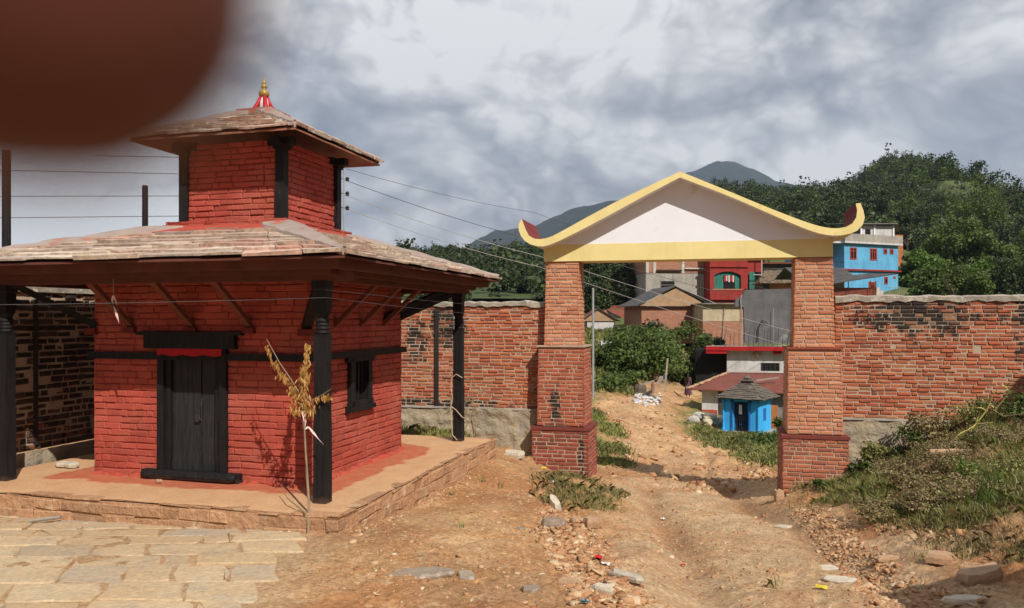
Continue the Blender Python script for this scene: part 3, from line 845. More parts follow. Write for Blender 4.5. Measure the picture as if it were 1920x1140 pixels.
for k in range(n_ - 1):
    mb.f.append((iL0 + k, iL0 + k + 1, iU0 + k + 1, iU0 + k)); mb.mi.append(0)       # front edge
    mb.f.append((iL1 + k + 1, iL1 + k, iU1 + k, iU1 + k + 1)); mb.mi.append(0)       # rear edge
    mb.f.append((iU0 + k, iU0 + k + 1, iU1 + k + 1, iU1 + k)); mb.mi.append(1)       # top
    mid = abs((Lh[k][0] + Lh[k + 1][0]) / 2) < 2.55
    mb.f.append((iL0 + k + 1, iL0 + k, iL1 + k, iL1 + k + 1)); mb.mi.append(2 if mid else 3)
for k in (0, n_ - 1):
    mb.f.append((iU0 + k, iU1 + k, iL1 + k, iL0 + k)); mb.mi.append(0)
mb.build('curved_roof', ['yellow', 'maroon', 'white_paint', 'yellow'], gate)
gab = [(x, z + .04) for x, z in Lh if abs(x) < 2.42]
mb = MB().prism([(-2.42, 3.04)] + [(x, max(z, 3.042)) for x, z in gab] + [(2.40, 3.04)], .003, .597)
mb.build('pediment', 'white_paint', gate)

# compound walls share the gate's frame
def compound(name, x0, x1, zt, label, seed, holes=(), group=None, mat='brick_wall'):
    rt = thing(name, G0, GA, label, 'wall', group)
    mb = MB()
    lay(mb, (x0, .2, .04), (1, 0, 0), (0, -1, 0), x1 - x0, zt - .04 - .09, .205, .050, .016, holes=[(a - x0, b - x0, c - .04, d - .04) for a, b, c, d in holes], seed=seed, proud=.009, jit=.0035, stretch=.22)
    mb.bx(x0, x1, .212, .42, .04, zt - .09, 1)
    mb.build('brickwork', [mat, 'mortar_stained'], rt)
    # rough cast foundation
    nx = int((x1 - x0) / .05)
    X, Z = np.meshgrid(np.linspace(x0, x1, nx), np.linspace(-1.9, .05, 44), indexing='ij')
    Yv = .13 - np.abs(fbm(X * 4, Z * 5, 4, seed)) * .10 + (np.abs((X * 1.7 + vnoise(X * 2, Z * 2, 5) * 1.6) % 1 - .5) < .06) * .0
    fo = grid_mesh('foundation', X, Yv, Z, 'found'); fo.parent = rt
    mb = MB(); nx = int((x1 - x0) / .12)
    rows = []
    for i in range(nx + 1):
        x = x0 + (x1 - x0) * i / nx
        a = random.uniform(-.015, .015); b = float(vnoise(x * 5, 0, 7)) * .018 + random.uniform(-.012, .012); c = random.uniform(-.03, .02)
        rows.append([(x, .17 + a, zt - .085 + c), (x, .17 + a, zt - .01 + b), (x, .26, zt + .015 + b), (x, .45, zt + b), (x, .45, zt - .1)])
    for i in range(nx):
        o = len(mb.v); mb.v += rows[i] + rows[i + 1]
        for k in range(5):
            k2 = (k + 1) % 5
            mb.f.append((o + k, o + k + 5, o + k2 + 5, o + k2)); mb.mi.append(0)
    mb.build('coping', 'coping', rt)
    mb = MB().bx(x0, x1, .1, .44, .02, .045, jit=.004)
    mb.build('foundation_ledge', 'cement', rt)
    return rt
cw = compound('compound_wall', -7.6, -2.50, 2.02, 'weathered red brick compound wall on a plastered stone footing, between the shrine and the left gate pillar', 11)
# dark strip standing for the joint gap, and a mortar streak, on the left wall
mb = MB()
mb.bx(-4.62, -4.55, .165, .20, .06, 1.9)
mb.build('joint_gap_strip', 'dark_metal', cw)
mb = MB()
for k in range(24):
    z = .06 + k * .075
    w_ = random.uniform(.03, .055)
    mb.bx(-4.22 - w_ / 2, -4.22 + w_ / 2, .178, .20, z, z + .078)
mb.build('mortar_streak', 'conc_lt', cw)
cw2 = compound('compound_wall', 2.50, 12.5, 2.08, 'long red brick compound wall with black algae stains, right of the gate behind the weedy mound', 22,
               holes=[(3.36, 3.45, 1.20, 1.27), (4.6, 4.72, 1.19, 1.26)])

# ================================================================ THE SHRINE (temple), local origin at the near post
TA = R(-15.5)
T0 = Vector((-1.846, 7.8, EYE - 1.778))
tx = Vector((math.cos(TA), math.sin(TA), 0)); ty = Vector((-math.sin(TA), math.cos(TA), 0))
shrine = thing('shrine', T0, TA, 'two-tiered red brick shrine with slate roofs, black timber posts and a closed black door', 'shrine')
# side compound wall, parallel to the shrine's side
def lw(px, py, Y): return at(px, py, Y)
SW = Vector((-6.95, 6.9, 0))
sw = thing('compound_wall', SW, TA + R(90), 'old brick wall darkened in its colour for deep shade, at far left behind the shrine', 'wall')
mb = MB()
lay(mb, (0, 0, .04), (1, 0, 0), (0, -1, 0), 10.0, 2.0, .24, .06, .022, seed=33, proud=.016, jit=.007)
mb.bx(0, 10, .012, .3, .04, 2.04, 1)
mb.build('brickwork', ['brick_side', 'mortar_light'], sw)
X, Z = np.meshgrid(np.linspace(0, 10, 200), np.linspace(-1.2, .05, 24), indexing='ij')
fo = grid_mesh('foundation', X, -.07 - np.abs(fbm(X * 4, Z * 5, 4, 9)) * .10, Z, 'found'); fo.parent = sw
MB().bx(0, 10, -.03, .32, 2.04, 2.12, jit=.01).build('coping', 'coping', sw)
MB().bx(3.35, 3.40, -.022, .01, .1, 1.95).build('joint_strip', 'dark_metal', sw)

# local temple helpers: x to the right (near post = 0, left post = -3.88), y to the back
PW, PD = 3.88, 4.0
cxx, cyy = -1.87, 1.9
# platform
plat = thing('platform', T0, TA, 'low stone platform plastered with tan mud and red wash, under the red shrine', 'platform')
px0, px1, py0, py1 = -PW - .5, .42, -.47, PD + .5
nx_, ny_ = 120, 120
X, Y_ = np.meshgrid(np.linspace(px0 + .03, px1 - .03, nx_), np.linspace(py0 + .03, py1 - .03, ny_), indexing='ij')
edge_ = np.minimum(np.minimum(X - px0, px1 - X), np.minimum(Y_ - py0, py1 - Y_))
Z = .0 + fbm(X * 1.3, Y_ * 1.3, 4, 2) * .018 - .02 * np.exp(-edge_ / .06)
o = grid_mesh('top_surface', X, Y_, Z, 'platform_top'); o.parent = plat
mb = MB()
def stonecourse(O, ex, nrm, W_, zb, zt, sd):
    lay(mb, Vector(O) + Vector((0, 0, zb)), ex, nrm, W_, zt - zb, .38, (zt - zb) / 2 - .008, .008, seed=sd, proud=.016, jit=.012, depth=.1, stretch=1.1, jv=.006)
stonecourse((px0, py0, 0), (1, 0, 0), (0, -1, 0), px1 - px0, -.27, -.045, 5)
stonecourse((px0, py0 + .01, 0), (1, 0, 0), (0, -1, 0), px1 - px0, -.045, -.006, 6)
stonecourse((px0, py0 + .01, 0), (1, 0, 0), (0, -1, 0), px1 - px0, -.55, -.27, 8)
stonecourse((px1, py0, 0), (0, 1, 0), (1, 0, 0), py1 - py0, -.27, -.045, 7)
stonecourse((px1 - .01, py0, 0), (0, 1, 0), (1, 0, 0), py1 - py0, -.045, -.006, 9)
stonecourse((px1 - .01, py0, 0), (0, 1, 0), (1, 0, 0), py1 - py0, -.55, -.27, 10)
mb.bx(px0 + .012, px1 - .012, py0 + .012, py1 - .012, -.7, -.035)
mb.build('stone_edging', 'platform_stone', plat)

# sanctum
wx0, wx1, wy0, wy1 = -3.24, -.5, .57, 3.08
WH = 2.30
DX0, DX1, DZ1 = -2.34, -1.458, 1.50
mb = MB()
lay(mb, (wx0, wy0, 0), (1, 0, 0), (0, -1, 0), wx1 - wx0, WH, .24, .068, .006, holes=[(DX0 - wx0 + .03, DX1 - wx0 - .03, -.1, 1.5)], seed=41, proud=.005, jit=.007, stretch=.5, jv=.002)
lay(mb, (wx1, wy0, 0), (0, 1, 0), (1, 0, 0), wy1 - wy0, WH, .24, .068, .006, holes=[(1.53 - wy0, 2.04 - wy0, .77, 1.33)], seed=42, proud=.005, jit=.007, stretch=.5, jv=.002)
lay(mb, (wx0, wy1, 0), (0, -1, 0), (-1, 0, 0), wy1 - wy0, WH, .24, .068, .006, seed=43, proud=.006, jit=.004)
lay(mb, (wx1, wy1, 0), (-1, 0, 0), (0, 1, 0), wx1 - wx0, WH, .24, .068, .006, seed=44, proud=.006, jit=.004)
# core behind the bricks, open at the door and window
c_ = .012
mb.bx(wx0 + c_, DX0 + .03, wy0 + c_, wy0 + .3, 0, WH, 1)
mb.bx(DX1 - .03, wx1 - .3, wy0 + c_, wy0 + .3, 0, WH, 1)
mb.bx(DX0 + .03, DX1 - .03, wy0 + c_, wy0 + .3, 1.5, WH, 1)
mb.bx(wx1 - .3, wx1 - c_, wy0 + c_, 1.53, 0, WH, 1)
mb.bx(wx1 - .3, wx1 - c_, 2.04, wy1 - c_, 0, WH, 1)
mb.bx(wx1 - .3, wx1 - c_, 1.53, 2.04, 0, .77, 1)
mb.bx(wx1 - .3, wx1 - c_, 1.53, 2.04, 1.33, WH, 1)
mb.bx(wx0 + c_, wx0 + .3, wy0 + .3, wy1 - c_, 0, WH, 1)
mb.bx(wx0 + .3, wx1 - .3, wy1 - .3, wy1 - c_, 0, WH, 1)
wall = mb.build('wall', ['red', 'red_joint'], shrine)
# rough mortar fillet at the wall foot
mb = MB()
for (a, b, fixed, horiz, sgn) in ((wx0, DX0 - .12, wy0, True, -1), (DX1 + .12, wx1, wy0, True, -1), (wy0, wy1, wx1, False, 1)):
    mb = MB()
    t_ = a
    while t_ < b:
        l = random.uniform(.06, .2)
        hh = random.uniform(.015, .05); dd = random.uniform(.015, .06)
        c1 = t_ + l / 2
        if horiz: mb.blob((c1, fixed + sgn * dd * .3, .0), (l * .62, dd, hh), 2, .15)
        else: mb.blob((fixed + sgn * dd * .3, c1, .0), (dd, l * .62, hh), 2, .15)
        t_ += l * .8
    mb.build('mortar_fillet', 'red_skirt', shrine)
# timber band
mb = MB()
bz0, bz1 = 1.325, 1.40
mb.bx(wx0 - .05, wx1 + .045, wy0 - .045, wy0 + .02, bz0, bz1)
mb.bx(wx1 - .02, wx1 + .045, wy0 + .02, wy1 + .07, bz0, bz1)
mb.bx(wx0 - .05, wx0 + .02, wy0 + .02, wy1 + .07, bz0, bz1)
mb.build('timber_band', 'black', shrine)
# door
dr = MB()
yb = wy0 - .05
dr.bx(DX0, DX0 + .085, yb, wy0 + .12, .10, 1.45)
dr.bx(DX1 - .085, DX1, yb, wy0 + .12, .10, 1.45)
dr.bx(DX0 + .085, DX0 + .155, yb + .03, wy0 + .12, .10, 1.42)
dr.bx(DX1 - .155, DX1 - .085, yb + .03, wy0 + .12, .10, 1.42)
dframe = dr.build('door_frame', 'black', shrine)
MB().bx(-2.50, -1.34, wy0 - .075, wy0 + .08, 1.45, 1.60).bx(-2.60, -1.25, wy0 - .085, wy0 + .08, 1.60, 1.635).build('lintel', 'black', dframe)
thr = MB()
thr.tube([(-2.50, wy0 - .09, .055), (-2.44, wy0 - .09, .055), (-1.36, wy0 - .09, .055), (-1.30, wy0 - .09, .055)], [.035, .055, .055, .035], 10)
thr.bx(-2.52, -1.28, wy0 - .085, wy0 + .08, .0, .10)
thr.build('threshold', 'black', dframe)
MB().bx(DX0 + .155, DX1 - .36, wy0 + .02, wy0 + .05, .10, 1.40).build('door_leaf', 'door', shrine)
leaf2 = MB().bx(DX1 - .352, DX1 - .155, wy0 + .03, wy0 + .06, .10, 1.40).build('door_leaf', 'door', shrine)
lk = MB().tube([(DX1 - .37, wy0 + .0, .78), (DX1 - .37, wy0 - .005, .70), (DX1 - .35, wy0 - .005, .66)], .008, 6)
lk.bx(DX1 - .42, DX1 - .37, wy0 - .01, wy0 + .018, .64, .72)
lk.tube([(DX1 - .345, wy0 + .02, .9), (DX1 - .345, wy0 + .0, .82), (DX1 - .34, wy0, .60), (DX1 - .342, wy0 + .02, .52)], .006, 6)
lk.build('padlock_chain', 'dark_metal', leaf2)
mb = MB()
for k in range(24):
    xa = DX0 + .03 + k * (DX1 - DX0 - .06) / 24; xb = xa + (DX1 - DX0 - .06) / 24
    ya = wy0 - .088 + .006 * math.sin(k * 1.9); za = 1.375 + .008 * math.sin(k * .8); zc = 1.375 + .008 * math.sin((k + 1) * .8); yb_ = wy0 - .088 + .006 * math.sin((k + 1) * 1.9)
    mb.add([(xa, ya, za), (xb, yb_, zc), (xb, wy0 - .08, 1.45), (xa, wy0 - .08, 1.45), (xa, ya + .004, za), (xb, yb_ + .004, zc), (xb, wy0 - .076, 1.45), (xa, wy0 - .076, 1.45)], [(0, 1, 2, 3), (7, 6, 5, 4), (0, 4, 5, 1)])
mb.build('red_valance', 'bright_red', dframe)
# window on the side
wn = MB()
for (a, b, c, d) in ((1.50, 1.60, .74, 1.32), (1.97, 2.07, .74, 1.32)):
    wn.bx(wx1 - .08, wx1 + .05, a, b, c, d)
wn.bx(wx1 - .08, wx1 + .05, 1.42, 2.15, 1.27, 1.325)
wn.bx(wx1 - .08, wx1 + .065, 1.43, 2.14, .68, .74)
wn.bx(wx1 - .08, wx1 + .05, 1.47, 2.10, .74, .80)
wnd = wn.build('window_frame', 'black', shrine)
wn = MB()
for k in range(4):
    y = 1.65 + k * .09
    wn.bx(wx1 - .05, wx1 - .02, y - .02, y + .02, .80, 1.27)
wn.build('window_bars', 'black', wnd)
MB().bx(wx1 - .29, wx1 - .10, 1.54, 2.03, .78, 1.32).build('window_recess', 'dark', wnd)

# posts with carved rings
def post_mesh():
    m = MB()
    m.lathe([(.066, -.02), (.066, .75)], sq=True)
    m.lathe([(.066, .75), (.062, .80), (.062, 1.60), (.067, 1.63)], sq=True)
    m.lathe([(.062, 1.63), (.072, 1.645), (.062, 1.665), (.072, 1.685), (.062, 1.705), (.071, 1.72), (.062, 1.74), (.074, 1.76), (.058, 1.79), (.076, 1.84)], n=18)
    m.lathe([(.058, 1.84), (.067, 1.90), (.067, 2.05)], sq=True)
    m.lathe([(.067, 2.05), (.067, 2.06), (.078, 2.08), (.078, 2.12)], sq=True)
    m.lathe([(.078, 2.12), (.078, 2.15)], sq=True)
    return m
pm = post_mesh()
for (x, y) in ((0, 0), (-PW, 0), (0, PD), (-PW, PD)):
    pm.build('post', 'black', shrine, (x, y, 0), R(0))
# eave beams between the posts
mb = MB()
mb.bx(-PW - .3, .3, -.07, .07, 2.15, 2.26)
mb.bx(-.07, .07, .07, PD + .3, 2.15, 2.255)
mb.bx(-PW - .07, -PW + .07, .07, PD + .3, 2.15, 2.255)
mb.bx(-PW + .07, -.07, PD - .07, PD + .07, 2.15, 2.25)
mb.build('eave_beam', 'red_wood', shrine)
mb = MB()
e = .35
mb.bx(-PW - e, e, -e, -e + .035, 2.245, 2.345)
mb.bx(e - .035, e, -e + .035, PD + e, 2.245, 2.345)
mb.bx(-PW - e, -PW - e + .035, -e + .035, PD + e, 2.245, 2.345)
mb.bx(-PW - e + .035, e - .035, PD + e - .035, PD + e, 2.245, 2.345)
# second inner board
mb.bx(-PW - .2, .2, -.2, -.17, 2.20, 2.30)
mb.bx(.17, .2, -.17, PD + .2, 2.20, 2.30)
mb.build('fascia_board', 'red_wood', shrine)
# struts
def strut(a, b, mat='strut', wd=.10, th=.07):
    MB().bar(a, b, wd, th).build('strut', mat, shrine)
for x in (-2.95, -2.15, -1.42):
    strut((x + .22, wy0 + .01, 1.70), (x + .20, -.02, 2.17), wd=.08, th=.05)
for y in (1.1, 1.75, 2.4):
    strut((wx1 - .01, y + .1, 1.70), (.0, y + .12, 2.17), wd=.07, th=.05)
strut((wx1 - .02, wy0 + .02, 1.68), (-.05, .05, 2.16), 'black', .10)
strut((wx1 - .02, wy1 - .02, 1.80), (-.05, PD - .05, 2.16), 'black', .10)
strut((wx1 - .02, wy1 - .55, 1.80), (.0, PD - .6, 2.16), 'black', .10)
strut((wx0 + .02, wy0 + .02, 1.70), (-PW + .05, .05, 2.16), 'black', .10)
strut((wx0 + .02, wy1 - .02, 1.80), (-PW + .05, PD - .05, 2.16), 'black', .10)
strut((wx0 + .01, 1.6, 1.70), (-PW, 1.6, 2.17), 'black', .08)
for (x, y) in ((wx1, wy0), (wx0, wy0)):
    MB().bx(x - .08, x + .06, y - .06, y + .08, 1.60, 1.67).build('strut_corbel', 'red_trim', shrine)
for x in (-2.95, -2.15, -1.42):
    MB().bx(x + .15, x + .30, wy0 - .05, wy0, 1.62, 1.685).build('strut_corbel', 'red_trim', shrine)

# slate roofs
def roof_side(mb, A, B, C, D, K, wid, rd):
    """A,B eave left/right (seen from outside); C,D top left/right"""
    A, B, C, D = map(Vector, (A, B, C, D))
    n = (B - A).cross(C - A).normalized()
    if n.z < 0: n = -n
    for k in range(K):
        f0 = k / K; f1 = min(1.0, (k + 1.75) / K)
        def P(f, u): return (A.lerp(C, f)).lerp(B.lerp(D, f), u)
        L0 = (P(f0, 1) - P(f0, 0)).length
        u = 0.0
        while u < .999:
            du = min(rd.uniform(.55, 1.5) * wid / L0, 1 - u)
            if 1 - u - du < .25 * wid / L0: du = 1 - u
            u1 = u + du
            th = rd.uniform(.018, .042)
            lift = rd.uniform(.012, .030)
            fa = f0 - rd.uniform(-.10, .22) / K; fb = f0 - rd.uniform(-.10, .22) / K
            if k == 0: fa -= .06 / K; fb -= .06 / K
            m = (u + u1) / 2
            fm = (fa + fb) / 2 - rd.uniform(-.12, .15) / K
            g = .004 / L0
            bot = [P(fa, u + g), P(fm, m + rd.uniform(-.2, .2) * du), P(fb, u1 - g)]
            top = [P(f1, u1 - g), P(f1, u + g)]
            vs = [q + n * (lift) for q in bot] + [q + n * .0 for q in top]
            vs += [q + n * (lift + th * rd.uniform(.7, 1.2)) for q in bot] + [q + n * .010 for q in top]
            mb.add(vs, [(4, 3, 2, 1, 0), (5, 6, 7, 8, 9), (0, 1, 6, 5), (1, 2, 7, 6), (2, 3, 8, 7), (3, 4, 9, 8), (4, 0, 5, 9)])
            u = u1
def hip_cap(mb, A, C, da, db, w0, w1, lift):
    """mortar cap along hip A->C; da, db unit directions down each slope plane (horizontal along eave)"""
    A, C, da, db = map(Vector, (A, C, da, db))
    N = 14
    rows = []
    for i in range(N + 1):
        f = i / N
        p = A.lerp(C, f)
        wl = (w0 + (w1 - w0) * f) * random.uniform(.85, 1.12); wr = (w0 + (w1 - w0) * f) * random.uniform(.85, 1.12)
        l = lift * random.uniform(.85, 1.1)
        rows.append([p + da * wl + Vector((0, 0, .0)), p + da * wl * .9 + Vector((0, 0, l)), p + Vector((0, 0, l * 1.25)), p + db * wr * .9 + Vector((0, 0, l)), p + db * wr])
    for i in range(N):
        o = len(mb.v); mb.v += [tuple(q) for q in rows[i] + rows[i + 1]]
        for k in range(4):
            mb.f.append((o + k, o + k + 1, o + k + 6, o + k + 5)); mb.mi.append(0)
    o = len(mb.v); mb.v += [tuple(q) for q in rows[0]]; mb.f.append((o, o + 1, o + 2, o + 3, o + 4)); mb.mi.append(0)
def roof(x0, x1, y0, y1, ze, tx0, tx1, ty0, ty1, zt, K, wid, capw, parent, under, seed):
    rd = random.Random(seed)
    e_ = [Vector((x0, y0, ze)), Vector((x1, y0, ze)), Vector((x1, y1, ze)), Vector((x0, y1, ze))]
    t = [Vector((tx0, ty0, zt)), Vector((tx1, ty0, zt)), Vector((tx1, ty1, zt)), Vector((tx0, ty1, zt))]
    rt = MB()
    for i in range(4):
        j = (i + 1) % 4
        roof_side(rt, e_[i], e_[j], t[i], t[j], K, wid, rd)
    ro = rt.build('roof', 'slate', parent)
    for i in range(4):
        hb = MB()
        prev = e_[(i - 1) % 4]; nxt = e_[(i + 1) % 4]
        hip_cap(hb, e_[i] + (t[i] - e_[i]) * .0, t[i], (prev - e_[i]).normalized(), (nxt - e_[i]).normalized(), capw[0], capw[1], .065)
        hb.build('hip_cap', 'hipcap', ro)
    ub = MB()
    off = Vector((0, 0, -.012)); off2 = Vector((0, 0, -.032))
    for i in range(4):
        j = (i + 1) % 4
        ub.add([e_[i] + off, e_[j] + off, t[j] + off, t[i] + off, e_[i] + off2, e_[j] + off2, t[j] + off2, t[i] + off2],
               [(0, 1, 2, 3), (7, 6, 5, 4), (0, 4, 5, 1), (2, 6, 7, 3)])
    ub.build('roof_underside', under, ro)
    return ro
tiers = shrine
z_e = EYE + .60 - T0.z - .0
ze1 = 2.243 - T0.z + .04; zt1 = 2.735 - T0.z
r1 = roof(-PW - .48, .48, -.48, PD + .48, ze1, cxx - .9, cxx + .9, cyy - .9, cyy + .9, zt1, 8, .50, (.05, .44), shrine, 'red_wood', 5)
# red mortar skirt and two stepped brick courses under the tower
mb = MB()
def ring(h0, z0, h1, z1):
    a = [(cxx - h0, cyy - h0, z0), (cxx + h0, cyy - h0, z0), (cxx + h0, cyy + h0, z0), (cxx - h0, cyy + h0, z0)]
    b = [(cxx - h1, cyy - h1, z1), (cxx + h1, cyy - h1, z1), (cxx + h1, cyy + h1, z1), (cxx - h1, cyy + h1, z1)]
    mb.add(a + b, [(0, 1, 5, 4), (1, 2, 6, 5), (2, 3, 7, 6), (3, 0, 4, 7)])
ring(1.12, zt1 - .030, .84, zt1 + .065)
mb.build('mortar_skirt', 'red_skirt', shrine)
def square_bricks(h, z0, z1, sd, bl=.225, bh=.062, proud=.006):
    m = MB()
    for k, (O, ex, nr) in enumerate((((cxx - h, cyy - h, z0), (1, 0, 0), (0, -1, 0)), ((cxx + h, cyy - h, z0), (0, 1, 0), (1, 0, 0)),
                                     ((cxx + h, cyy + h, z0), (-1, 0, 0), (0, 1, 0)), ((cxx - h, cyy + h, z0), (0, -1, 0), (-1, 0, 0)))):
        lay(m, O, ex, nr, 2 * h, z1 - z0, bl, bh, .008, seed=sd + k, proud=proud, jit=.006, stretch=.45, jv=.004)
    m.bx(cxx - h + .012, cxx + h - .012, cyy - h + .012, cyy + h - .012, z0 - .05, z1 - .002, 1)
    return m
zs = zt1 + .015
square_bricks(.84, zs, zs + .07, 60, proud=.012).build('stepped_base', ['red', 'red_joint'], shrine)
square_bricks(.81, zs + .07, zs + .11, 64, bl=.3, bh=.03, proud=.015).build('stepped_base', ['red', 'red_joint'], shrine)
zb = zs + .10; ztw = 3.80 - T0.z
tower = square_bricks(.66, zb, ztw, 70, proud=.010).build('tower_wall', ['red', 'red_joint'], shrine)
# tower corner posts with brackets
for (sx, sy) in ((-1, -1), (1, -1), (1, 1), (-1, 1)):
    m = MB()
    x, y = cxx + sx * .655, cyy + sy * .655
    m.bx(x - .055, x + .055, y - .055, y + .055, zb + .0, ztw - .05)
    m.bx(x - .075, x + .075, y - .075, y + .075, ztw - .12, ztw - .06)
    m.bar((x - .16, y - sy * 0, ztw - .03), (x + .16, y, ztw - .03), .10, .09)
    m.bx(x - .05, x + .05, y - .16, y + .16, ztw - .075, ztw + .01)
    m.build('tower_post', 'black', shrine)
ze2 = 3.815 - T0.z; zt2 = 4.225 - T0.z
r2 = roof(cxx - 1.09, cxx + 1.09, cyy - 1.09, cyy + 1.09, ze2, cxx - .24, cxx + .24, cyy - .24, cyy + .24, zt2, 7, .36, (.03, .20), shrine, 'soffit', 9)
MB().bx(cxx - .24, cxx + .24, cyy - .24, cyy + .24, zt2 - .02, zt2 + .09).bx(cxx - .19, cxx + .19, cyy - .19, cyy + .19, zt2 + .09, zt2 + .10).build('cap_slab', 'slab', r2)
fz = zt2 + .10
fin = MB()
fin.lathe([(.045, fz), (.06, fz + .01), (.055, fz + .11), (.035, fz + .19)], 16, (cxx, cyy))
fo_ = fin.build('finial', 'white_paint', shrine, smooth=True)
g = MB().lathe([(.03, fz + .18), (.058, fz + .195), (.068, fz + .225), (.060, fz + .255), (.03, fz + .27), (.028, fz + .295), (.042, fz + .305), (.034, fz + .33), (.022, fz + .34), (.030, fz + .35), (.016, fz + .385), (.003, fz + .45)], 16, (cxx, cyy))
g.build('gilt_top', 'gold', fo_, smooth=True)
for k in range(4):
    a = R(45 + 90 * k)
    d_ = Vector((math.cos(a), math.sin(a), 0))
    g = MB().tube([Vector((cxx, cyy, fz + .19)) + d_ * .035, Vector((cxx, cyy, fz + .10)) + d_ * .070, Vector((cxx, cyy, fz + .04)) + d_ * .105, Vector((cxx, cyy, fz + .0)) + d_ * .125], [.022, .028, .030, .030], 8)
    g.build('red_leg', 'plastic_red', fo_, smooth=True)

# cloth ribbon hanging from the eave beam
def ribbon(name, pts, wd, mat, label, cat='ribbon', parent=None):
    m = MB()
    pts = [Vector(p) for p in pts]
    L_ = []; Rr = []
    for i, p in enumerate(pts):
        a = i * .9
        d = Vector((math.cos(a), math.sin(a) * .6, .15)) * wd * (1 if i < len(pts) - 1 else .3)
        L_.append(p - d); Rr.append(p + d)
    n = len(pts)
    off = Vector((0, .002, 0))
    m.v = [tuple(q) for q in L_ + Rr] + [tuple(q + off) for q in L_ + Rr]
    for i in range(n - 1):
        m.f.append((i, i + 1, n + i + 1, n + i)); m.mi.append(0)
        m.f.append((2 * n + n + i, 2 * n + n + i + 1, 2 * n + i + 1, 2 * n + i)); m.mi.append(0)
    o = m.build(name, mat, parent)
    if label: tag(o, label, cat)
    return o
Tl = lambda x, y, z: T0 + tx * x + ty * y + Vector((0, 0, z))
q0 = Tl(-2.35, -.12, 2.2)
cr = thing('cloth_ribbon', q0, 0, 'twisted pinkish white cloth strip hanging from the eave in front of the shrine door', 'ribbon')
MB().tube([(0, 0, 0), (0, 0, -.18)], .002, 5).build('string', 'rope', cr)
ribbon('cloth', [(0, 0, -.18), (-.012, 0, -.23), (.0, 0, -.28), (.02, 0, -.33), (.035, 0, -.38), (.05, 0, -.43), (.058, 0, -.47)], .013, 'cloth_pink', None, parent=cr)
ribbon('cloth', [(0, .01, -.18), (.02, .01, -.24), (.03, .01, -.29), (.05, .01, -.34)], .009, 'cloth_pink', None, parent=cr)
# cord round the far post
p_ = Tl(0, PD, 0)
m = MB()
base_z = 0
pts = []
for k in range(16):
    a = k / 15
    pts.append((-.085 + .02 * math.sin(k) , -.10, .02 + .95 * a))
pts2 = [(.09, -.10, .93), (.0, -.105, .98), (-.07, -.10, .93), (-.085, -.10, .8), (-.06, -.1, .62), (-.09, -.1, .5), (-.06, -.1, .1), (.02, -.12, .03)]
m.tube(pts2, .007, 6)
m.tube([(-.09, -.1, .52), (0, -.105, .46), (.09, -.1, .36), (.10, -.03, .34)], .007, 6)
tag(m.build('cord', 'rope', None, p_, TA), 'pale cord tied in a loop round the far right post of the shrine', 'cord')

# ================================================================ black posts standing behind the shrine
def pole_at(name, px, ytop, ybot, Y, r, mat, label, cat='post', n=10, group=None):
    a = at(px, ytop, Y); b = at(px, ybot, Y)
    m = MB().tube([(0, 0, 0), (0, 0, a.z - b.z)], [r, r * .92], n)
    o = m.build(name, mat, None, b)
    return tag(o, label, cat, group)
pole_at('timber_post', 12, 282, 700, 12.5, .068, 'black', 'tall black timber post rising behind the lower roof at far left')
pole_at('timber_post', 272, 348, 640, 14.5, .055, 'black', 'short black timber post top sticking up behind the lower roof, left of the tower')

# ================================================================ vegetation
def quads(name, centers, normals, ups, sx, sy, mat, parent=None, loc=None):
    """many small leaf quads in one mesh (numpy)"""
    n = len(centers)
    nrm = normals / (np.linalg.norm(normals, axis=1, keepdims=True) + 1e-9)
    a = np.cross(nrm, ups); a /= (np.linalg.norm(a, axis=1, keepdims=True) + 1e-9)
    b = np.cross(a, nrm)
    sx = np.asarray(sx).reshape(-1, 1) * np.ones((n, 1)); sy = np.asarray(sy).reshape(-1, 1) * np.ones((n, 1))
    co = np.stack([centers - b * sy, centers + a * sx, centers + b * sy, centers - a * sx], 1).reshape(-1, 3)
    me = bpy.data.meshes.new(name)
    me.vertices.add(4 * n); me.vertices.foreach_set('co', co.ravel())
    me.loops.add(4 * n); me.loops.foreach_set('vertex_index', np.arange(4 * n, dtype=np.int32))
    me.polygons.add(n); me.polygons.foreach_set('loop_start', np.arange(0, 4 * n, 4, dtype=np.int32))
    me.polygons.foreach_set('loop_total', np.full(n, 4, dtype=np.int32))
    me.materials.append(M[mat]); me.update(calc_edges=True)
    o = bpy.data.objects.new(name, me); COL.objects.link(o)
    if parent is not None: o.parent = parent
    if loc is not None: o.location = loc
    return o
def crown_pts(n, rad, ht, clumps, r_, seed, spread=.33):
    g = np.random.default_rng(seed)
    d = g.normal(size=(clumps, 3)); d /= np.linalg.norm(d, axis=1, keepdims=True)
    rr_ = g.uniform(.35, .95, (clumps, 1)) ** .7
    c = d * rr_ * np.array([rad, rad, ht])
    k = g.integers(0, clumps, n)
    sz = g.uniform(.6, 1.3, clumps)[k][:, None]
    dd = g.normal(size=(n, 3)); dd /= np.linalg.norm(dd, axis=1, keepdims=True)
    p = c[k] + dd * (g.uniform(0, 1, (n, 1)) ** .5) * spread * rad * sz * np.array([1, 1, .75])
    nr = dd * .6 + g.normal(size=(n, 3)) * .6 + np.array([0, 0, .5])
    return p, nr, g.normal(size=(n, 3)) + np.array([0, 0, 1e-3])
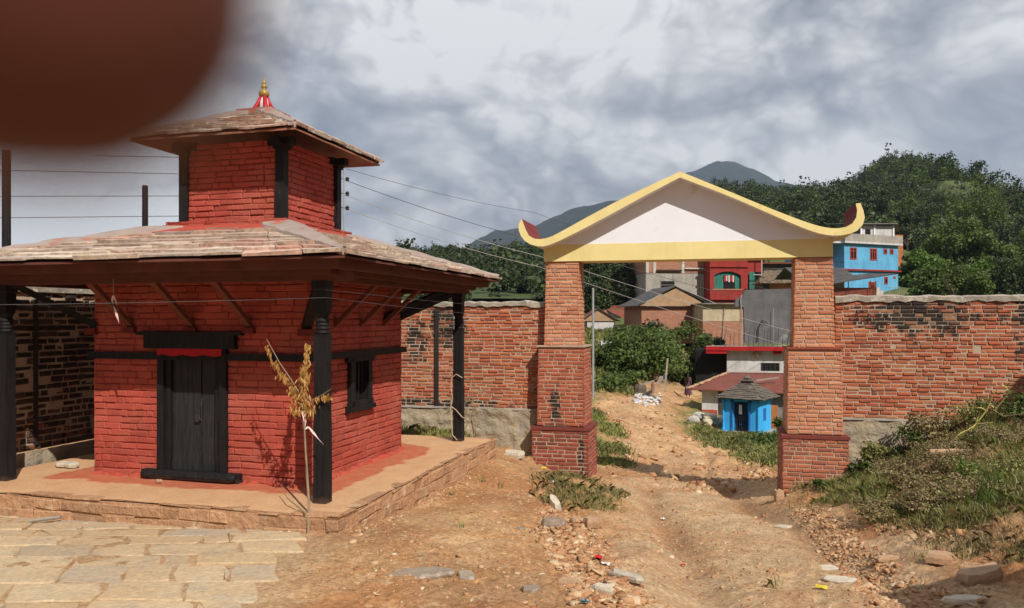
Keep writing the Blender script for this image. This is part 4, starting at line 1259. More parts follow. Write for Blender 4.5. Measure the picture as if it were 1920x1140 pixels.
def make_tree(label, cat, rad, ht, trunk, n, leaf, mat, seed, clumps=26, group=None, loc=(0, 0, 0), spread=.33, name='tree'):
    t = thing(name, loc, 0, label, cat, group)
    p, nr, up_ = crown_pts(n, rad, ht, clumps, .3, seed, spread)
    p = p + np.array([0, 0, trunk + ht * .75])
    s = np.random.default_rng(seed + 1).uniform(.6, 1.4, n) * leaf
    quads('crown', p, nr, up_, s, s * 1.3, mat, t)
    m = MB()
    rd = random.Random(seed)
    m.tube([(0, 0, -.5), (.05 * rad, 0, trunk * .5), (0, .04 * rad, trunk + ht * .3), (0, 0, trunk + ht)], [rad * .09, rad * .07, rad * .05, rad * .015], 8)
    for k in range(5):
        a = rd.uniform(0, 6.28); z = trunk * rd.uniform(.7, 1.1)
        m.tube([(0, 0, z), (math.cos(a) * rad * .35, math.sin(a) * rad * .35, z + ht * .4), (math.cos(a) * rad * .7, math.sin(a) * rad * .7, z + ht * rd.uniform(.5, .9))], [rad * .04, rad * .025, rad * .008], 5)
    m.build('trunk', 'bark', t)
    return t
# ---- hills
ridge_px = [(-400, 560), (300, 520), (600, 500), (740, 514), (775, 504), (800, 494), (840, 490), (900, 500), (950, 502), (1000, 490), (1050, 464), (1090, 438), (1150, 408), (1230, 382), (1300, 366), (1350, 374), (1420, 374), (1470, 368),
            (1560, 364), (1600, 346), (1640, 318), (1665, 306), (1700, 312), (1740, 342), (1790, 380), (1850, 396), (1920, 394), (2050, 385), (2300, 380), (2900, 420)]
RY = 340.0
rx_ = np.array([(p[0] - 960) * RY / 1500 for p in ridge_px]); rz_ = np.array([EYE + (598 - p[1]) * RY / 1500 for p in ridge_px])
def hill_z(x, y):
    t_ = np.clip((y - 78) / (RY - 78), 0, 1)
    # silhouette point in the direction of x/y grows with depth
    top = np.interp(x * (RY / np.maximum(y, 60)) ** np.where(x > 100, .75, .0), rx_, rz_)
    foot = 2.0 + 2.2 * sstep(-10, 60, x)
    s_ = t_ ** .92
    z = foot + (top - foot) * s_ + fbm(x / 38, y / 38, 5, 71) * 7 * np.minimum(t_ * 3, 1) * (1 - t_ * .6)
    # terraces
    stp = 2.6
    zz_ = np.floor(z / stp) * stp + stp * sstep(.55, 1, (z / stp) % 1)
    z = z * .55 + zz_ * .45
    z = np.where(y > RY, z - (y - RY) * .35, z)
    return z
X, Y_ = np.meshgrid(np.linspace(-330, 520, 420), np.linspace(78, 520, 300), indexing='ij')
tag(grid_mesh('hill', X, Y_, hill_z(X, Y_), 'hill_green'), kind='structure')
def ridge(name, pts, D, depth, zb_, mat, rough, seed):
    xs = np.array([(p[0] - 960) * D / 1500 for p in pts]); zs_ = np.array([EYE + (598 - p[1]) * D / 1500 for p in pts])
    X, T = np.meshgrid(np.linspace(xs[0], xs[-1], 420), np.linspace(0, 1.35, 90), indexing='ij')
    top = np.interp(X, xs, zs_)
    Z = zb_ + (top - zb_) * np.where(T < 1, T ** .9, 1 - (T - 1) * 1.5)
    Yv = D - depth * (1 - T)
    Z = Z + fbm(X / rough * 1.0, Yv / rough, 6, seed) * rough * .16 * np.minimum(T * 2, 1) + np.abs(fbm(X / (rough * .07), Yv / (rough * .07), 2, seed + 9)) * rough * .012
    return tag(grid_mesh(name, X, Yv, Z, mat), kind='structure')
ridge('mountain', [(300, 560), (600, 520), (760, 500), (850, 455), (880, 440), (920, 417), (960, 412), (1000, 408), (1040, 395), (1080, 386), (1120, 380), (1170, 374), (1230, 372), (1290, 388), (1350, 420), (1500, 480), (1700, 560)], 2600, 1000, -20, 'mountain', 420, 3)
ridge('mountain', [(900, 560), (1100, 460), (1230, 372), (1285, 330), (1310, 315), (1345, 297), (1375, 292), (1410, 297), (1440, 310), (1470, 330), (1540, 380), (1700, 470), (2100, 560)], 3600, 1500, -20, 'mountain', 600, 8)

# ---- forest covering the hill as one mass
def forest(name, npts, seed, mat, bounds, leafn, dens_keep, size, tall=1.0, leafs=.10):
    g = np.random.default_rng(seed)
    x = g.uniform(bounds[0], bounds[1], npts); y = bounds[2] + (bounds[3] - bounds[2]) * g.uniform(0, 1, npts) ** .8
    pxv = 960 + x / y * 1500
    keep = (pxv > 560) & (pxv < 2250)
    dn = fbm(x / 16, y / 16, 3, 91)
    keep &= (dn > dens_keep + .10 * sstep(40, 150, x) - .25 * (1 - sstep(0, 40, x))) | ((y > 180) & (x > 70) & (dn > -.24)) | (y > 325)
    keep &= (y > 92) | (pxv < 1200)
    keep &= ~((pxv > 1575) & (pxv < 1725) & (y < 108))
    x, y = x[keep], y[keep]
    z = hill_z(x, y)
    T = []
    for k in range(6):
        p, nr, up_ = crown_pts(leafn, 1.0, 1.15, 12, .3, seed * 10 + k, .42)
        T.append((p, nr, up_))
    C = []; Nn = []; Uu = []; S = []
    for i in range(len(x)):
        p, nr, up_ = T[i % 6]
        s_ = size * g.uniform(.55, 1.5); a = g.uniform(0, 6.28)
        ca, sa = math.cos(a), math.sin(a)
        rot = np.array([[ca, -sa, 0], [sa, ca, 0], [0, 0, 1]])
        hh = g.uniform(.8, 1.5) * tall
        C.append((p @ rot.T) * s_ * np.array([1, 1, hh]) + np.array([x[i], y[i], z[i] + s_ * hh * .9]))
        Nn.append(nr @ rot.T); Uu.append(up_); S.append(np.full(len(p), s_ * leafs))
    C = np.concatenate(C); S = np.concatenate(S) * g.uniform(.6, 1.4, len(C))
    o = quads(name, C, np.concatenate(Nn), np.concatenate(Uu), S, S * 1.2, mat)
    return tag(o, kind='stuff')
tag(forest('forest', 14000, 5, 'leaf_dark', (-260, 420, 80, 344), 190, -.10, 1.6, 1.1), 'dark wooded slopes covering the hills behind the village', 'forest')
tag(forest('forest', 7000, 6, 'leaf_mid', (30, 420, 92, 344), 160, .03, 1.35, 1.0), 'lighter green scrub and small trees mixed over the right hillside', 'forest')
tag(forest('forest', 2600, 8, 'leaf_light', (60, 420, 100, 330), 130, -.3, 1.15, 1.0), 'scattered paler trees among the dark ones on the right hillside', 'forest')
# individual trees one can tell apart on the hill
tdark = make_tree('dark round-crowned tree standing on the wooded hillside', 'tree', 2.6, 3.0, 2.2, 900, .16, 'leaf_dark', 301, 30, 'trees on the wooded hillside', (0, 0, -400))
tmid = make_tree('mid green bushy tree among the darker trees of the hillside', 'tree', 2.5, 2.2, 1.2, 900, .16, 'leaf_mid', 302, 26, 'trees on the wooded hillside', (0, 0, -400))
ttall = make_tree('tall thin tree with sparse crown on the skyline of the hill', 'tree', 1.7, 3.4, 4.2, 380, .20, 'leaf_dark', 303, 11, 'trees on the skyline', (0, 0, -400), .26)
def put(src, px, py, Y, sc, rz, label=None, first=[], onhill=True, dz=0):
    p = at(px, py, Y)
    z = float(hill_z(np.array([p.x]), np.array([Y]))[0]) if onhill else H1(p.x, p.y)
    if src not in first:
        o = src; first.append(src)
    else:
        o = copy_tree(src)
    o.location = (p.x, Y, z + dz - .2); o.scale = (sc,) * 3; o.rotation_euler.z = rz
    if label: o['label'] = label
    return o
rd = random.Random(12)
for px_ in (742, 772, 790, 800, 812, 828, 845, 862, 905, 935, 1065, 1085, 1100, 1118, 1136, 1398, 1412, 1458, 1470, 1486, 1502, 1516, 1530, 1548, 1570, 1592, 1612, 1632, 1650, 1668, 1690, 1706, 1765, 1812, 1830, 1856, 1900):
    tall = px_ in (800, 1412, 1470, 1502, 1516, 1530, 1592, 1668)
    put(ttall if tall else tdark, px_ + rd.uniform(-4, 4), 0, 330 + rd.uniform(-12, 8), (.95 if tall else .75) * rd.uniform(.7, 1.25), rd.uniform(0, 6))
for k in range(60):
    Y = rd.uniform(110, 290); px_ = rd.uniform(1440, 1930) if k % 4 else rd.uniform(770, 1200)
    put(tdark if k % 2 or px_ < 1250 else tmid, px_, 0, Y, rd.uniform(.55, .95), rd.uniform(0, 6))

# ================================================================ THE VILLAGE
def cyl_col(m, x, y, z0, z1, r, n=8, mi=0):
    return m.tube([(x, y, z0), (x, y, z1)], r, n, mi)
def window(parent, x0, x1, z0, z1, y, frame='window_red', pane='dark_glass', mull=1, name='window', fw=.07):
    m = MB()
    m.bx(x0, x0 + fw, y - .05, y + .03, z0, z1).bx(x1 - fw, x1, y - .05, y + .03, z0, z1)
    m.bx(x0 + fw, x1 - fw, y - .05, y + .03, z0, z0 + fw).bx(x0 + fw, x1 - fw, y - .05, y + .03, z1 - fw, z1)
    for k in range(mull):
        xm = x0 + (x1 - x0) * (k + 1) / (mull + 1)
        m.bx(xm - fw * .4, xm + fw * .4, y - .045, y + .02, z0 + fw, z1 - fw)
    m.bx(x0 + fw, x1 - fw, y - .042, y + .018, z0 + (z1 - z0) * .68, z0 + (z1 - z0) * .68 + fw * .6)
    f = m.build(name, frame, parent)
    MB().bx(x0 + fw, x1 - fw, y - .015, y + .01, z0 + fw, z1 - fw).build('pane', pane, f)
    return f
def gable_roof(m, x0, x1, y0, y1, ze, zr, th, mi=0, along='x'):
    """ridge along x or y"""
    if along == 'x':
        ym = (y0 + y1) / 2
        m.add([(x0, y0, ze), (x1, y0, ze), (x1, ym, zr), (x0, ym, zr), (x0, y0, ze + th), (x1, y0, ze + th), (x1, ym, zr + th), (x0, ym, zr + th)],
              [(0, 3, 2, 1), (4, 5, 6, 7), (0, 1, 5, 4), (1, 2, 6, 5), (3, 0, 4, 7)], mi)
        m.add([(x0, y1, ze), (x1, y1, ze), (x1, ym, zr), (x0, ym, zr), (x0, y1, ze + th), (x1, y1, ze + th), (x1, ym, zr + th), (x0, ym, zr + th)],
              [(0, 1, 2, 3), (7, 6, 5, 4), (4, 5, 1, 0), (5, 6, 2, 1), (7, 4, 0, 3)], mi)
    else:
        xm = (x0 + x1) / 2
        m.add([(x0, y0, ze), (x0, y1, ze), (xm, y1, zr), (xm, y0, zr), (x0, y0, ze + th), (x0, y1, ze + th), (xm, y1, zr + th), (xm, y0, zr + th)],
              [(0, 1, 2, 3), (7, 6, 5, 4), (0, 3, 7, 4), (0, 4, 5, 1), (1, 5, 6, 2)], mi)
        m.add([(x1, y0, ze), (x1, y1, ze), (xm, y1, zr), (xm, y0, zr), (x1, y0, ze + th), (x1, y1, ze + th), (xm, y1, zr + th), (xm, y0, zr + th)],
              [(3, 2, 1, 0), (4, 5, 6, 7), (4, 7, 3, 0), (1, 5, 4, 0), (2, 6, 5, 1)], mi)
    return m
def root_at(name, px, py, Y, deg, label, cat='house'):
    return thing(name, at(px, py, Y), R(deg), label, cat)

# small blue roadside shrine
s_ = root_at('small_shrine', 1401, 806, 33, -36, 'tiny bright blue shrine with a tiered stone roof and barred dark door, beside the track', 'shrine')
w2 = .74
MB().bx(-w2 - .28, w2 + .28, -w2 - .28, w2 + .28, -.35, 0, jit=.01).build('plinth', 'slab_grey', s_)
m = MB(); m.bx(-w2, -.30, -w2, -w2 + .35, 0, 1.32).bx(.30, w2, -w2, -w2 + .35, 0, 1.32).bx(-.30, .30, -w2, -w2 + .35, 1.22, 1.32)
m.bx(w2 - .2, w2, -w2 + .35, w2, 0, 1.32).bx(-w2, -w2 + .2, -w2 + .35, w2, 0, 1.32).bx(-w2 + .2, w2 - .2, w2 - .2, w2, 0, 1.32)
m.build('wall', 'blue', s_)
for x in (-w2 + .02, -.36, .36, w2 - .02):
    MB().lathe([(.055, 0), (.055, .1), (.035, .14), (.035, 1.1), (.06, 1.2), (.06, 1.3)], 8, (x, -w2 - .02)).build('pilaster', 'blue' if abs(x) > .5 else 'blue_dark', s_)
m = MB()
for k in range(7): m.bx(-.27 + k * .09 - .012, -.27 + k * .09 + .012, -w2 + .08, -w2 + .10, 0.02, 1.2)
for z in (.1, .6, 1.1): m.bx(-.29, .29, -w2 + .07, -w2 + .08, z, z + .03)
m.build('grille', 'dark_metal', s_)
MB().bx(-.1, .02, -w2 + .03, -w2 + .06, .72, 1.1, jit=.02).build('offering_cloth', 'plastic_white', s_)
MB().bx(-.05, .05, -w2 - .0, -w2 - .01, .3, .32).bx(w2, w2 + .012, -.22, .10, .45, .95).build('side_niche', 'blue_dark', s_)
rf = MB(); rdd = random.Random(3)
E = 1.0; zz0 = 1.34; tE = .18; tz = 1.95
c4 = [Vector((-E, -E, zz0)), Vector((E, -E, zz0)), Vector((E, E, zz0)), Vector((-E, E, zz0))]; t4 = [Vector((-tE, -tE, tz)), Vector((tE, -tE, tz)), Vector((tE, tE, tz)), Vector((-tE, tE, tz))]
for i in range(4): roof_side(rf, c4[i], c4[(i + 1) % 4], t4[i], t4[(i + 1) % 4], 9, .34, rdd)
rf.add(c4 + t4, [(0, 1, 2, 3), (0, 4, 5, 1), (1, 5, 6, 2), (2, 6, 7, 3), (3, 7, 4, 0), (4, 7, 6, 5)])
ro = rf.build('roof', 'old_slate', s_)
MB().bx(-.2, .2, -.2, .2, tz - .02, tz + .08).bx(-.3, .3, -.3, .3, tz + .08, tz + .11).bx(-.12, .12, -.12, .12, tz + .11, tz + .2).lathe([(.16, tz + .2), (.1, tz + .26), (.02, tz + .36)], 6).build('roof_cap', 'old_slate', ro)

# long rusty-roofed shed behind it
s_ = root_at('tin_shed', 1316, 792, 38.5, -15, 'low shed with rusty tin roof and blue-grey sheet walls, behind the small blue shrine', 'shed')
wl = 5.2
MB().bx(0, .75, 0, .1, -.1, 1.62).build('wall', 'white_wall', s_)
MB().bx(.0, .72, -.015, -.003, -.1, .62).build('wall', 'red_skirt', s_)
MB().bx(.75, wl, 0.02, .1, -.1, 1.6).bx(-.0, .1, .1, 4, -.1, 1.6).bx(wl, wl + .1, .1, 4, -.1, 2.5).build('wall', 'tin_blue', s_)
MB().bx(.78, 1.3, -.03, .012, -.1, 1.55).build('door', 'tin_black', s_)
m = MB()
zf, zbk = 1.62, 2.12
m.add([(-.65, -.5, zf - .02), (wl + .6, -.5, zf - .16), (wl + .6, 4.2, zbk), (1.25, 4.2, zbk), (-.65, -.5, zf + .02), (wl + .6, -.5, zf - .12), (wl + .6, 4.2, zbk + .05), (1.25, 4.2, zbk + .05)],
      [(0, 3, 2, 1), (4, 5, 6, 7), (0, 1, 5, 4), (1, 2, 6, 5), (2, 3, 7, 6), (3, 0, 4, 7)])
ro = m.build('roof', 'tin_rust', s_)
m = MB()
for k in range(26):
    f = k / 25; x = -.65 + 1.9 * f; y = -.5 + 4.7 * f; z = zf + (zbk - zf) * f
    m.blob((x + .05, y, z + .07), (.12, .14, .06), 1, .3)
m.build('roof_edge_stones', 'rock_tan', ro)
m = MB()
m.bx(1.25, wl + .6, 4.0, 4.25, zbk + .05, zbk + .14, jit=.02)
m.build('ridge_sheet', 'tin_white', ro)
m = MB(); m.bar((2.2, .9, zf + .33), (3.6, 1.5, zf + .50), .14, .06)
m.build('roof_plank', 'wood_grey', ro)
MB().add([(wl - 1.1, -.48, zf - .04), (wl + .5, -.48, zf - .08), (wl + .5, 1.8, zf + .38), (wl - .1, 1.8, zf + .40)], [(0, 1, 2, 3)]).build('roof_patch', 'tin_white', ro)

o = MB().box((0, 0, .48), (.42, .06, .98)).bx(-.17, .17, -.045, -.031, .08, .9).build('door_panel', 'far_orange', None, at(1448, 802, 34.4), R(-30)); o.rotation_euler.x = R(-8)
tag(o, 'upright orange door panel leaning beside the small blue shrine', 'door panel')
m = MB()
for k in range(16): m.bx(k * .08, k * .08 + .055, 0, .03, 0, .95 + .05 * math.sin(k * 2.1))
tag(m.build('picket_fence', 'tin_grey', None, at(1455, 806, 36), 0), 'short grey upright-strip fence beside the orange door panel', 'fence')

# white house with red slab edge
s_ = root_at('white_house', 1363, 712, 46, -13, 'white house with a red-edged flat roof slab and dark shuttered window, above the tin shed')
MB().bx(0, 3.65, 0, 4.5, -1.5, 1.72).build('wall', 'white_wall', s_)
MB().bx(-1.75, 0, .6, 4.5, -1.5, 1.72).build('wall', 'dark', s_)  # wall under the slab, its shade put into the near-black colour
MB().bx(-1.15, 3.75, -.45, 4.6, 1.76, 1.84).build('roof_slab', 'conc_lt', s_)
m = MB().bx(-1.18, 3.8, -.49, -.45, 1.70, 1.93).bx(-1.18, -.02, -.44, .55, 1.52, 1.74).bx(3.0 - .45, 3.0 - .05, -.3, 0, 1.52, 1.74)
m.build('slab_edge', 'bright_red', s_)
w_ = window(s_, 1.9, 2.88, .35, 1.0, -.0, 'dark_metal', 'dark', 3)
MB().bx(1.85, 2.93, -.12, 0, .2, .30).build('window_sill', 'tin_black', w_)
MB().lathe([(.12, 1.35), (.2, 1.5), (.14, 1.66)], 8, (1.65, -.12)).build('wall_lamp', 'rock_tan', s_)
m = MB(); rdd = random.Random(2)
m.bx(-.9, 1.1, -.3, 0, 1.84, 1.95, jit=.03)
m.build('roof_rubble', 'cement', s_)
for k in range(18):
    x = -.9 + k * .26
    MB().tube([(x, -.35, 1.84), (x + rdd.uniform(-.05, .05), -.35, 2.25 + rdd.uniform(0, .5)), (x + rdd.uniform(-.1, .15), -.33, 2.5 + rdd.uniform(.1, .55))], .012, 5).build('rebar', 'dark_metal', s_)
# dark block wall standing on the roof
s_ = root_at('block_wall', 1397, 644, 47.5, 0, 'tall dark grey block wall with a broken left edge, standing over the white house roof', 'wall')
m = MB(); m.prism([(0, -.0), (3.4, 0), (3.4, 3.28), (.0, 3.18), (-.12, 2.9), (-.18, 2.75), (-.55, 2.65), (-.6, 2.2), (-.08, 2.15)], 0, .2)
m.build('wall', 'concrete_dark', s_)
MB().tube([(-.25, -.1, 0), (-.2, -.1, 1.4), (-.3, -.1, 2.6), (-.22, -.1, 2.9)], .035, 6).tube([(1.6, -.2, 0), (1.62, -.2, 2.1)], .02, 5).build('pipe', 'steel', s_)
MB().tube([(.7, -.1, .1), (.75, -.1, .9), (1.0, -.1, 1.4), (1.3, -.1, 1.2)], .03, 6).build('cable_loop', 'dark_metal', s_)

# brick house with tan gable
s_ = root_at('brick_house', 1203, 612, 56, 6, 'low orange brick house with a tan tiled gable, in front of the grey concrete block')
MB().bx(0, 4.3, 0, 5, -1.2, 1.42).build('wall', 'far_brick', s_)
m = MB(); m.prism([(-.2, 1.44), (4.6, 1.44), (2.45, 2.70)], -.32, -.22)
m.build('gable', 'gable_tan', s_)
m = MB(); gable_roof(m, -.5, 5.1, -.42, 5.2, 1.40, 2.78, .06, 0, 'y')
ro = m.build('roof', 'tin_black', s_)
for k in range(6):
    m = MB(); y = -.42 + .0
    x0 = 2.35 + k * .34
    a = Vector((2.35 + .3 * k, .2 + .9 * k, 2.80 - .10 * k)); b = Vector((5.3 + .28 * k, .2 + .9 * k, 1.55 - .03 * k))
    m.add([a + Vector((0, -.45, .03)), b + Vector((0, -.45, .03)), b + Vector((0, .45, .05)), a + Vector((0, .45, .05)), a + Vector((0, -.45, .06)), b + Vector((0, -.45, .06)), b + Vector((0, .45, .08)), a + Vector((0, .45, .08))],
          [(0, 3, 2, 1), (4, 5, 6, 7), (0, 1, 5, 4), (1, 2, 6, 5), (2, 3, 7, 6), (3, 0, 4, 7)])
    m.build('tin_sheet', 'tin_red' if k % 2 else 'tin_white', ro)
MB().bx(2.9, 4.2, -.5, -.02, .35, .43).build('shelf_slab', 'rock_tan', s_)
s_ = root_at('annex', 1318, 630, 54, 4, 'pale cream-walled annex over bare brick, between the brick house and the dark block wall')
MB().bx(0, 2.9, 0, 3, 1.0, 2.15).build('wall', 'cream_wall', s_)
MB().bx(0, 2.9, .02, 3, -2, 1.0).bx(2.55, 2.92, -.03, -.002, 1.0, 1.95).build('wall', 'far_brick', s_)
MB().bx(-.2, 3.1, -.35, 3.1, 2.15, 2.22).build('roof', 'tin_grey', s_)
MB().bar((1.3, -.05, -1), (1.45, -.05, 2), .05, .05).build('wall_pole', 'wood_grey', s_)

# bare concrete block
s_ = root_at('concrete_building', 1211, 590, 75, 7, 'tall unfinished grey concrete building with brick top storey and one dark opening')
W_, = (6.1,)
MB().bx(0, 6.1, 0, 6, -2, 3.9).build('wall', 'concrete', s_)
window(s_, 1.40, 2.80, 1.9, 3.2, -.01, 'concrete', 'dark', 0, fw=.05)
MB().bx(2.2, 2.5, -.06, -.04, 1.9, 2.6).build('hanging_cloth', 'plastic_white', s_)
m = MB().bx(.02, 6.08, .02, 6, 3.95, 7.0)
m.build('brick_storey', 'far_brick', s_)
for x in (0, .7, 3.45, 6.0): MB().bx(x, x + .28, -.04, .02, 3.9, 7.2).build('concrete_column', 'conc_lt', s_)
MB().bx(.98, 3.45, -.25, -.05, 4.12, 4.22).build('sill_slab', 'dark_metal', s_)
MB().bx(3.75, 6.05, -.2, -.045, 4.3, 4.42).build('sill_slab', 'white_wall', s_)
MB().bx(-.2, 6.3, -.3, 6.2, 7.2, 7.4).build('roof_slab', 'concrete', s_)
# red house
s_ = root_at('red_house', 1331, 556, 74, 5, 'red painted house front with a wide green arched balcony opening and laundry')
m = MB()
pts = [(0, 0), (3.25, 0), (3.25, .0), (3.25, 0)]
def arch(x0, x1, zb_, zs, rise, n=12):
    return [(x0 + (x1 - x0) * k / n, zs + rise * math.sin(math.pi * k / n) ** .7) for k in range(n + 1)]
ar = arch(.40, 2.95, 1.0, 1.95, .38)
m.bx(0, 3.3, -.05, .2, -.3, .72).bx(0, .40, -.05, .2, .72, 3.6).bx(2.95, 3.6, -.05, .2, .72, 3.6)
for (xa, za), (xb, zb2) in zip(ar[:-1], ar[1:]): m.prism([(xa, za), (xb, zb2), (xb, 3.3), (xa, 3.3)], -.05, .2)
m.bx(.40, 2.95, -.05, .2, 3.3, 3.6)
m.build('front_wall', 'house_red', s_)
MB().bx(0, 5.1, .2, 6, -1.5, 6.5).bx(3.6, 5.1, -.02, .2, -.3, .6).build('wall', 'house_red', s_)
MB().bx(.1, 3.2, 1.0 - .82, 1.0 - .78, .72, 2.6).build('inner_wall', 'teal', s_)
MB().bx(1.35, 2.45, .155, .172, .75, 2.0).build('doorway', 'dark', s_)
MB().bx(-.1, 3.7, -.18, -.05, 2.72, 2.86).bx(-.1, 5.1, -.22, -.05, 3.6, 3.72).build('cornice', 'house_red', s_)
MB().bx(.7, 4.6, -.3, -.2, 3.95, 4.05).build('parapet_rail', 'white_wall', s_)
MB().bx(.2, 3.1, -.09, -.05, .62, .70).build('sill_line', 'gable_tan', s_)
for k, (x, mt) in enumerate(((1.38, 'plastic_red'), (1.56, 'cloth_pink'), (1.78, 'white_wall'), (2.0, 'plastic_red'), (2.18, 'cloth_pink'))):
    MB().bx(x, x + .14, .05, .07, 1.35 + .1 * (k % 2), 1.95, jit=.015).build('laundry', mt, s_)
MB().bx(3.75, 4.25, -.06, -.025, .7, 2.3).build('teal_door', 'teal', s_)
MB().bx(4.3, 4.9, -.06, -.025, .7, 2.3).build('door_recess', 'dark', s_)
MB().tube([(4.7, -.6, .2), (4.7, -.6, 4.0)], .05, 6).tube([(3.9, -.6, 2.0), (4.7, -.6, 2.0)], .04, 6).build('white_pole', 'conc_lt', s_)
# thatched hut
s_ = root_at('thatched_hut', 1432, 556, 70, -4, 'small orange mud-walled hut with a dark thatched roof, right of the red house', 'hut')
MB().bx(.5, 2.6, 0, 3, -1.2, 1.2).build('wall', 'far_orange', s_)
MB().bx(-.1, .5, .02, 3, -1.2, 1.35).build('wall', 'tin_black', s_)
m = MB(); rdd = random.Random(8)
m.add([(-.45, -.5, 1.15), (3.0, -.5, 1.15), (3.0, 3.3, 1.15), (-.45, 3.3, 1.15), (.9, 1.2, 2.3), (1.7, 1.2, 2.3)], [(0, 1, 5, 4), (1, 2, 5), (2, 3, 4, 5), (3, 0, 4), (3, 2, 1, 0)])
for k in range(200):
    u = rdd.uniform(0, 1); v = rdd.uniform(0, 1)
    m.box((-.45 + 3.45 * u * (1 - .4 * v) + .7 * v, -.5 + 1.7 * v, 1.18 + 1.1 * v), (.3, .25, .05), Matrix.Rotation(.6, 3, 'X'), 0, .03)
m.build('roof', 'thatch', s_)
s_ = root_at('timber_shed', 1432, 520, 84, 0, 'dark timber shed just below the yellow lintel, behind the thatched hut', 'shed')
MB().bx(0, 3.6, 0, 2, -1, 1.4).build('wall', 'tin_black', s_)
MB().bx(-.3, 3.9, -.4, 2.2, 1.4, 1.55).build('roof', 'tin_rust', s_)
MB().bx(2.9, 3.5, -.05, 0, -.3, .9).build('shutter', 'house_red', s_)

# small houses at left of the opening
s_ = root_at('hill_hut', 1096, 626, 60, 0, 'small whitewashed hut with a tan tiled gable, left of the opening beside the steel pole', 'hut')
MB().bx(.2, 2.3, 0, 3, -1, .95).build('wall', 'white_wall', s_)
MB().prism([(-.2, .97), (2.5, .97), (1.0, 1.85)], -.1, 0).build('gable', 'gable_tan', s_)
m = MB(); m.bar((-.3, -.2, .95), (1.0, -.2, 1.92), .08, .06).bar((2.65, -.2, .92), (1.0, -.2, 1.92), .08, .06); m.build('verge_board', 'tin_black', s_)
m = MB(); m.add([(-.3, -.15, .98), (1.0, -.15, 1.93), (1.0, 3, 1.93), (-.3, 3, .98)], [(0, 1, 2, 3)]).add([(2.65, -.15, .95), (2.65, 3, .95), (1.0, 3, 1.96), (1.0, -.15, 1.96)], [(0, 1, 2, 3)]); m.build('roof', 'tin_rust', s_)
s_ = root_at('hill_hut', 1122, 610, 68, 0, 'grey-walled hut with long rusty brown roof, behind the whitewashed hut', 'hut')
MB().bx(0, 3.4, .3, 3, -1.5, .5).build('wall', 'conc_lt', s_)
m = MB(); m.prism([(-.1, .52), (3.5, -.35), (.8, 1.28)], .1, .28); m.build('gable', 'white_wall', s_)
m = MB(); m.add([(-1.3, -.2, .5), (.6, -.2, 1.35), (.6, 3.6, 1.35), (-1.3, 3.6, .5)], [(0, 1, 2, 3)])
m.add([(.6, -.2, 1.35), (3.6, -.2, -.2), (5.0, 3.6, 1.2), (.6, 3.6, 1.42)], [(0, 1, 2, 3)]); m.build('roof', 'tin_rust', s_)
MB().add([(-.1, -.21, 1.02), (.6, -.21, 1.32), (1.0, -.21, .7), (.0, -.21, .55)], [(0, 1, 2, 3)]).build('brick_gable', 'far_brick', s_)
s_ = root_at('tin_shed', 1128, 600, 76, 2, 'long low brown-roofed shed behind the small huts, at left of the opening', 'shed')
MB().bx(-2, 4.3, 0, 3, -2, .5).build('wall', 'red_skirt', s_)
m = MB(); gable_roof(m, -2.4, 4.8, -.5, 3.5, .5, 1.35, .06); m.build('roof', 'tin_rust', s_)
s_ = root_at('shed', 1142, 650, 52, 0, 'little red plank shed with low white side wall, in bushes left of the opening', 'shed')
MB().bx(.8, 3.1, 0, 1.5, -1.5, .9).build('wall', 'red_wood', s_)
MB().bx(.6, 3.3, -.2, 1.7, .9, .97).build('roof', 'tin_rust', s_)
MB().bx(-.5, .8, .1, 1.2, -1.5, .35).build('side_wall', 'white_wall', s_)

# the sky blue house at right
s_ = root_at('blue_house', 1583, 556, 80, 24, 'two-storey sky blue house with red windows and grey roof parapet, right of the gate')
W_ = 7.5
MB().bx(0, W_, 0, 6.5, -1.5, 5.35).bx(-1.6, 0, 1.6, 6.5, -1.5, 5.35).build('wall', 'sky_blue', s_)
MB().bx(-.25, W_ + .3, -.35, 6.8, 5.35, 5.52).bx(-1.9, -.25, .2, 6.8, 5.35, 5.52).build('roof_slab', 'white_wall', s_)
MB().bx(-.22, W_ + .3, -.33, -.15, 5.52, 6.3).bx(-.22, -.05, -.15, 6.6, 5.52, 6.3).bx(W_ + .12, W_ + .28, -.15, 6.6, 5.52, 6.2).build('parapet', 'concrete', s_)
MB().bx(-1.8, W_ + .25, -.22, 0, 2.62, 2.78).build('floor_band', 'house_red', s_)
MB().bx(-1.7, 0, -.1, 1.6, 2.5, 2.62).build('balcony', 'conc_lt', s_)
m = MB()
for k in range(8): m.tube([(-1.65 + k * .22, -.05, 2.62), (-1.65 + k * .22, -.05, 3.45)], .02, 5)
m.tube([(-1.7, -.05, 3.45), (.0, -.05, 3.45)], .03, 5)
m.build('balcony_rail', 'dark_metal', s_)
for (x0, x1, z0, z1, ml) in ((.75, 1.65, 3.75, 4.95, 1), (3.5, 4.45, 3.75, 4.95, 2), (5.4, 5.9, 4.45, 5.0, 0), (6.3, 6.8, 4.45, 5.0, 0), (3.3, 4.2, .7, 1.55, 2), (5.5, 6.0, 1.35, 2.1, 0), (6.8, 7.15, 1.95, 2.15, 0)):
    window(s_, x0, x1, z0, z1, 0, 'window_red', 'dark_glass', ml, fw=.10)
window(s_, -1.1, -.3, 3.3, 4.8, 1.6, 'window_red', 'dark', 1, fw=.1)
window(s_, -1.2, -.2, .4, 1.9, 1.6, 'window_red', 'dark', 1, fw=.1)
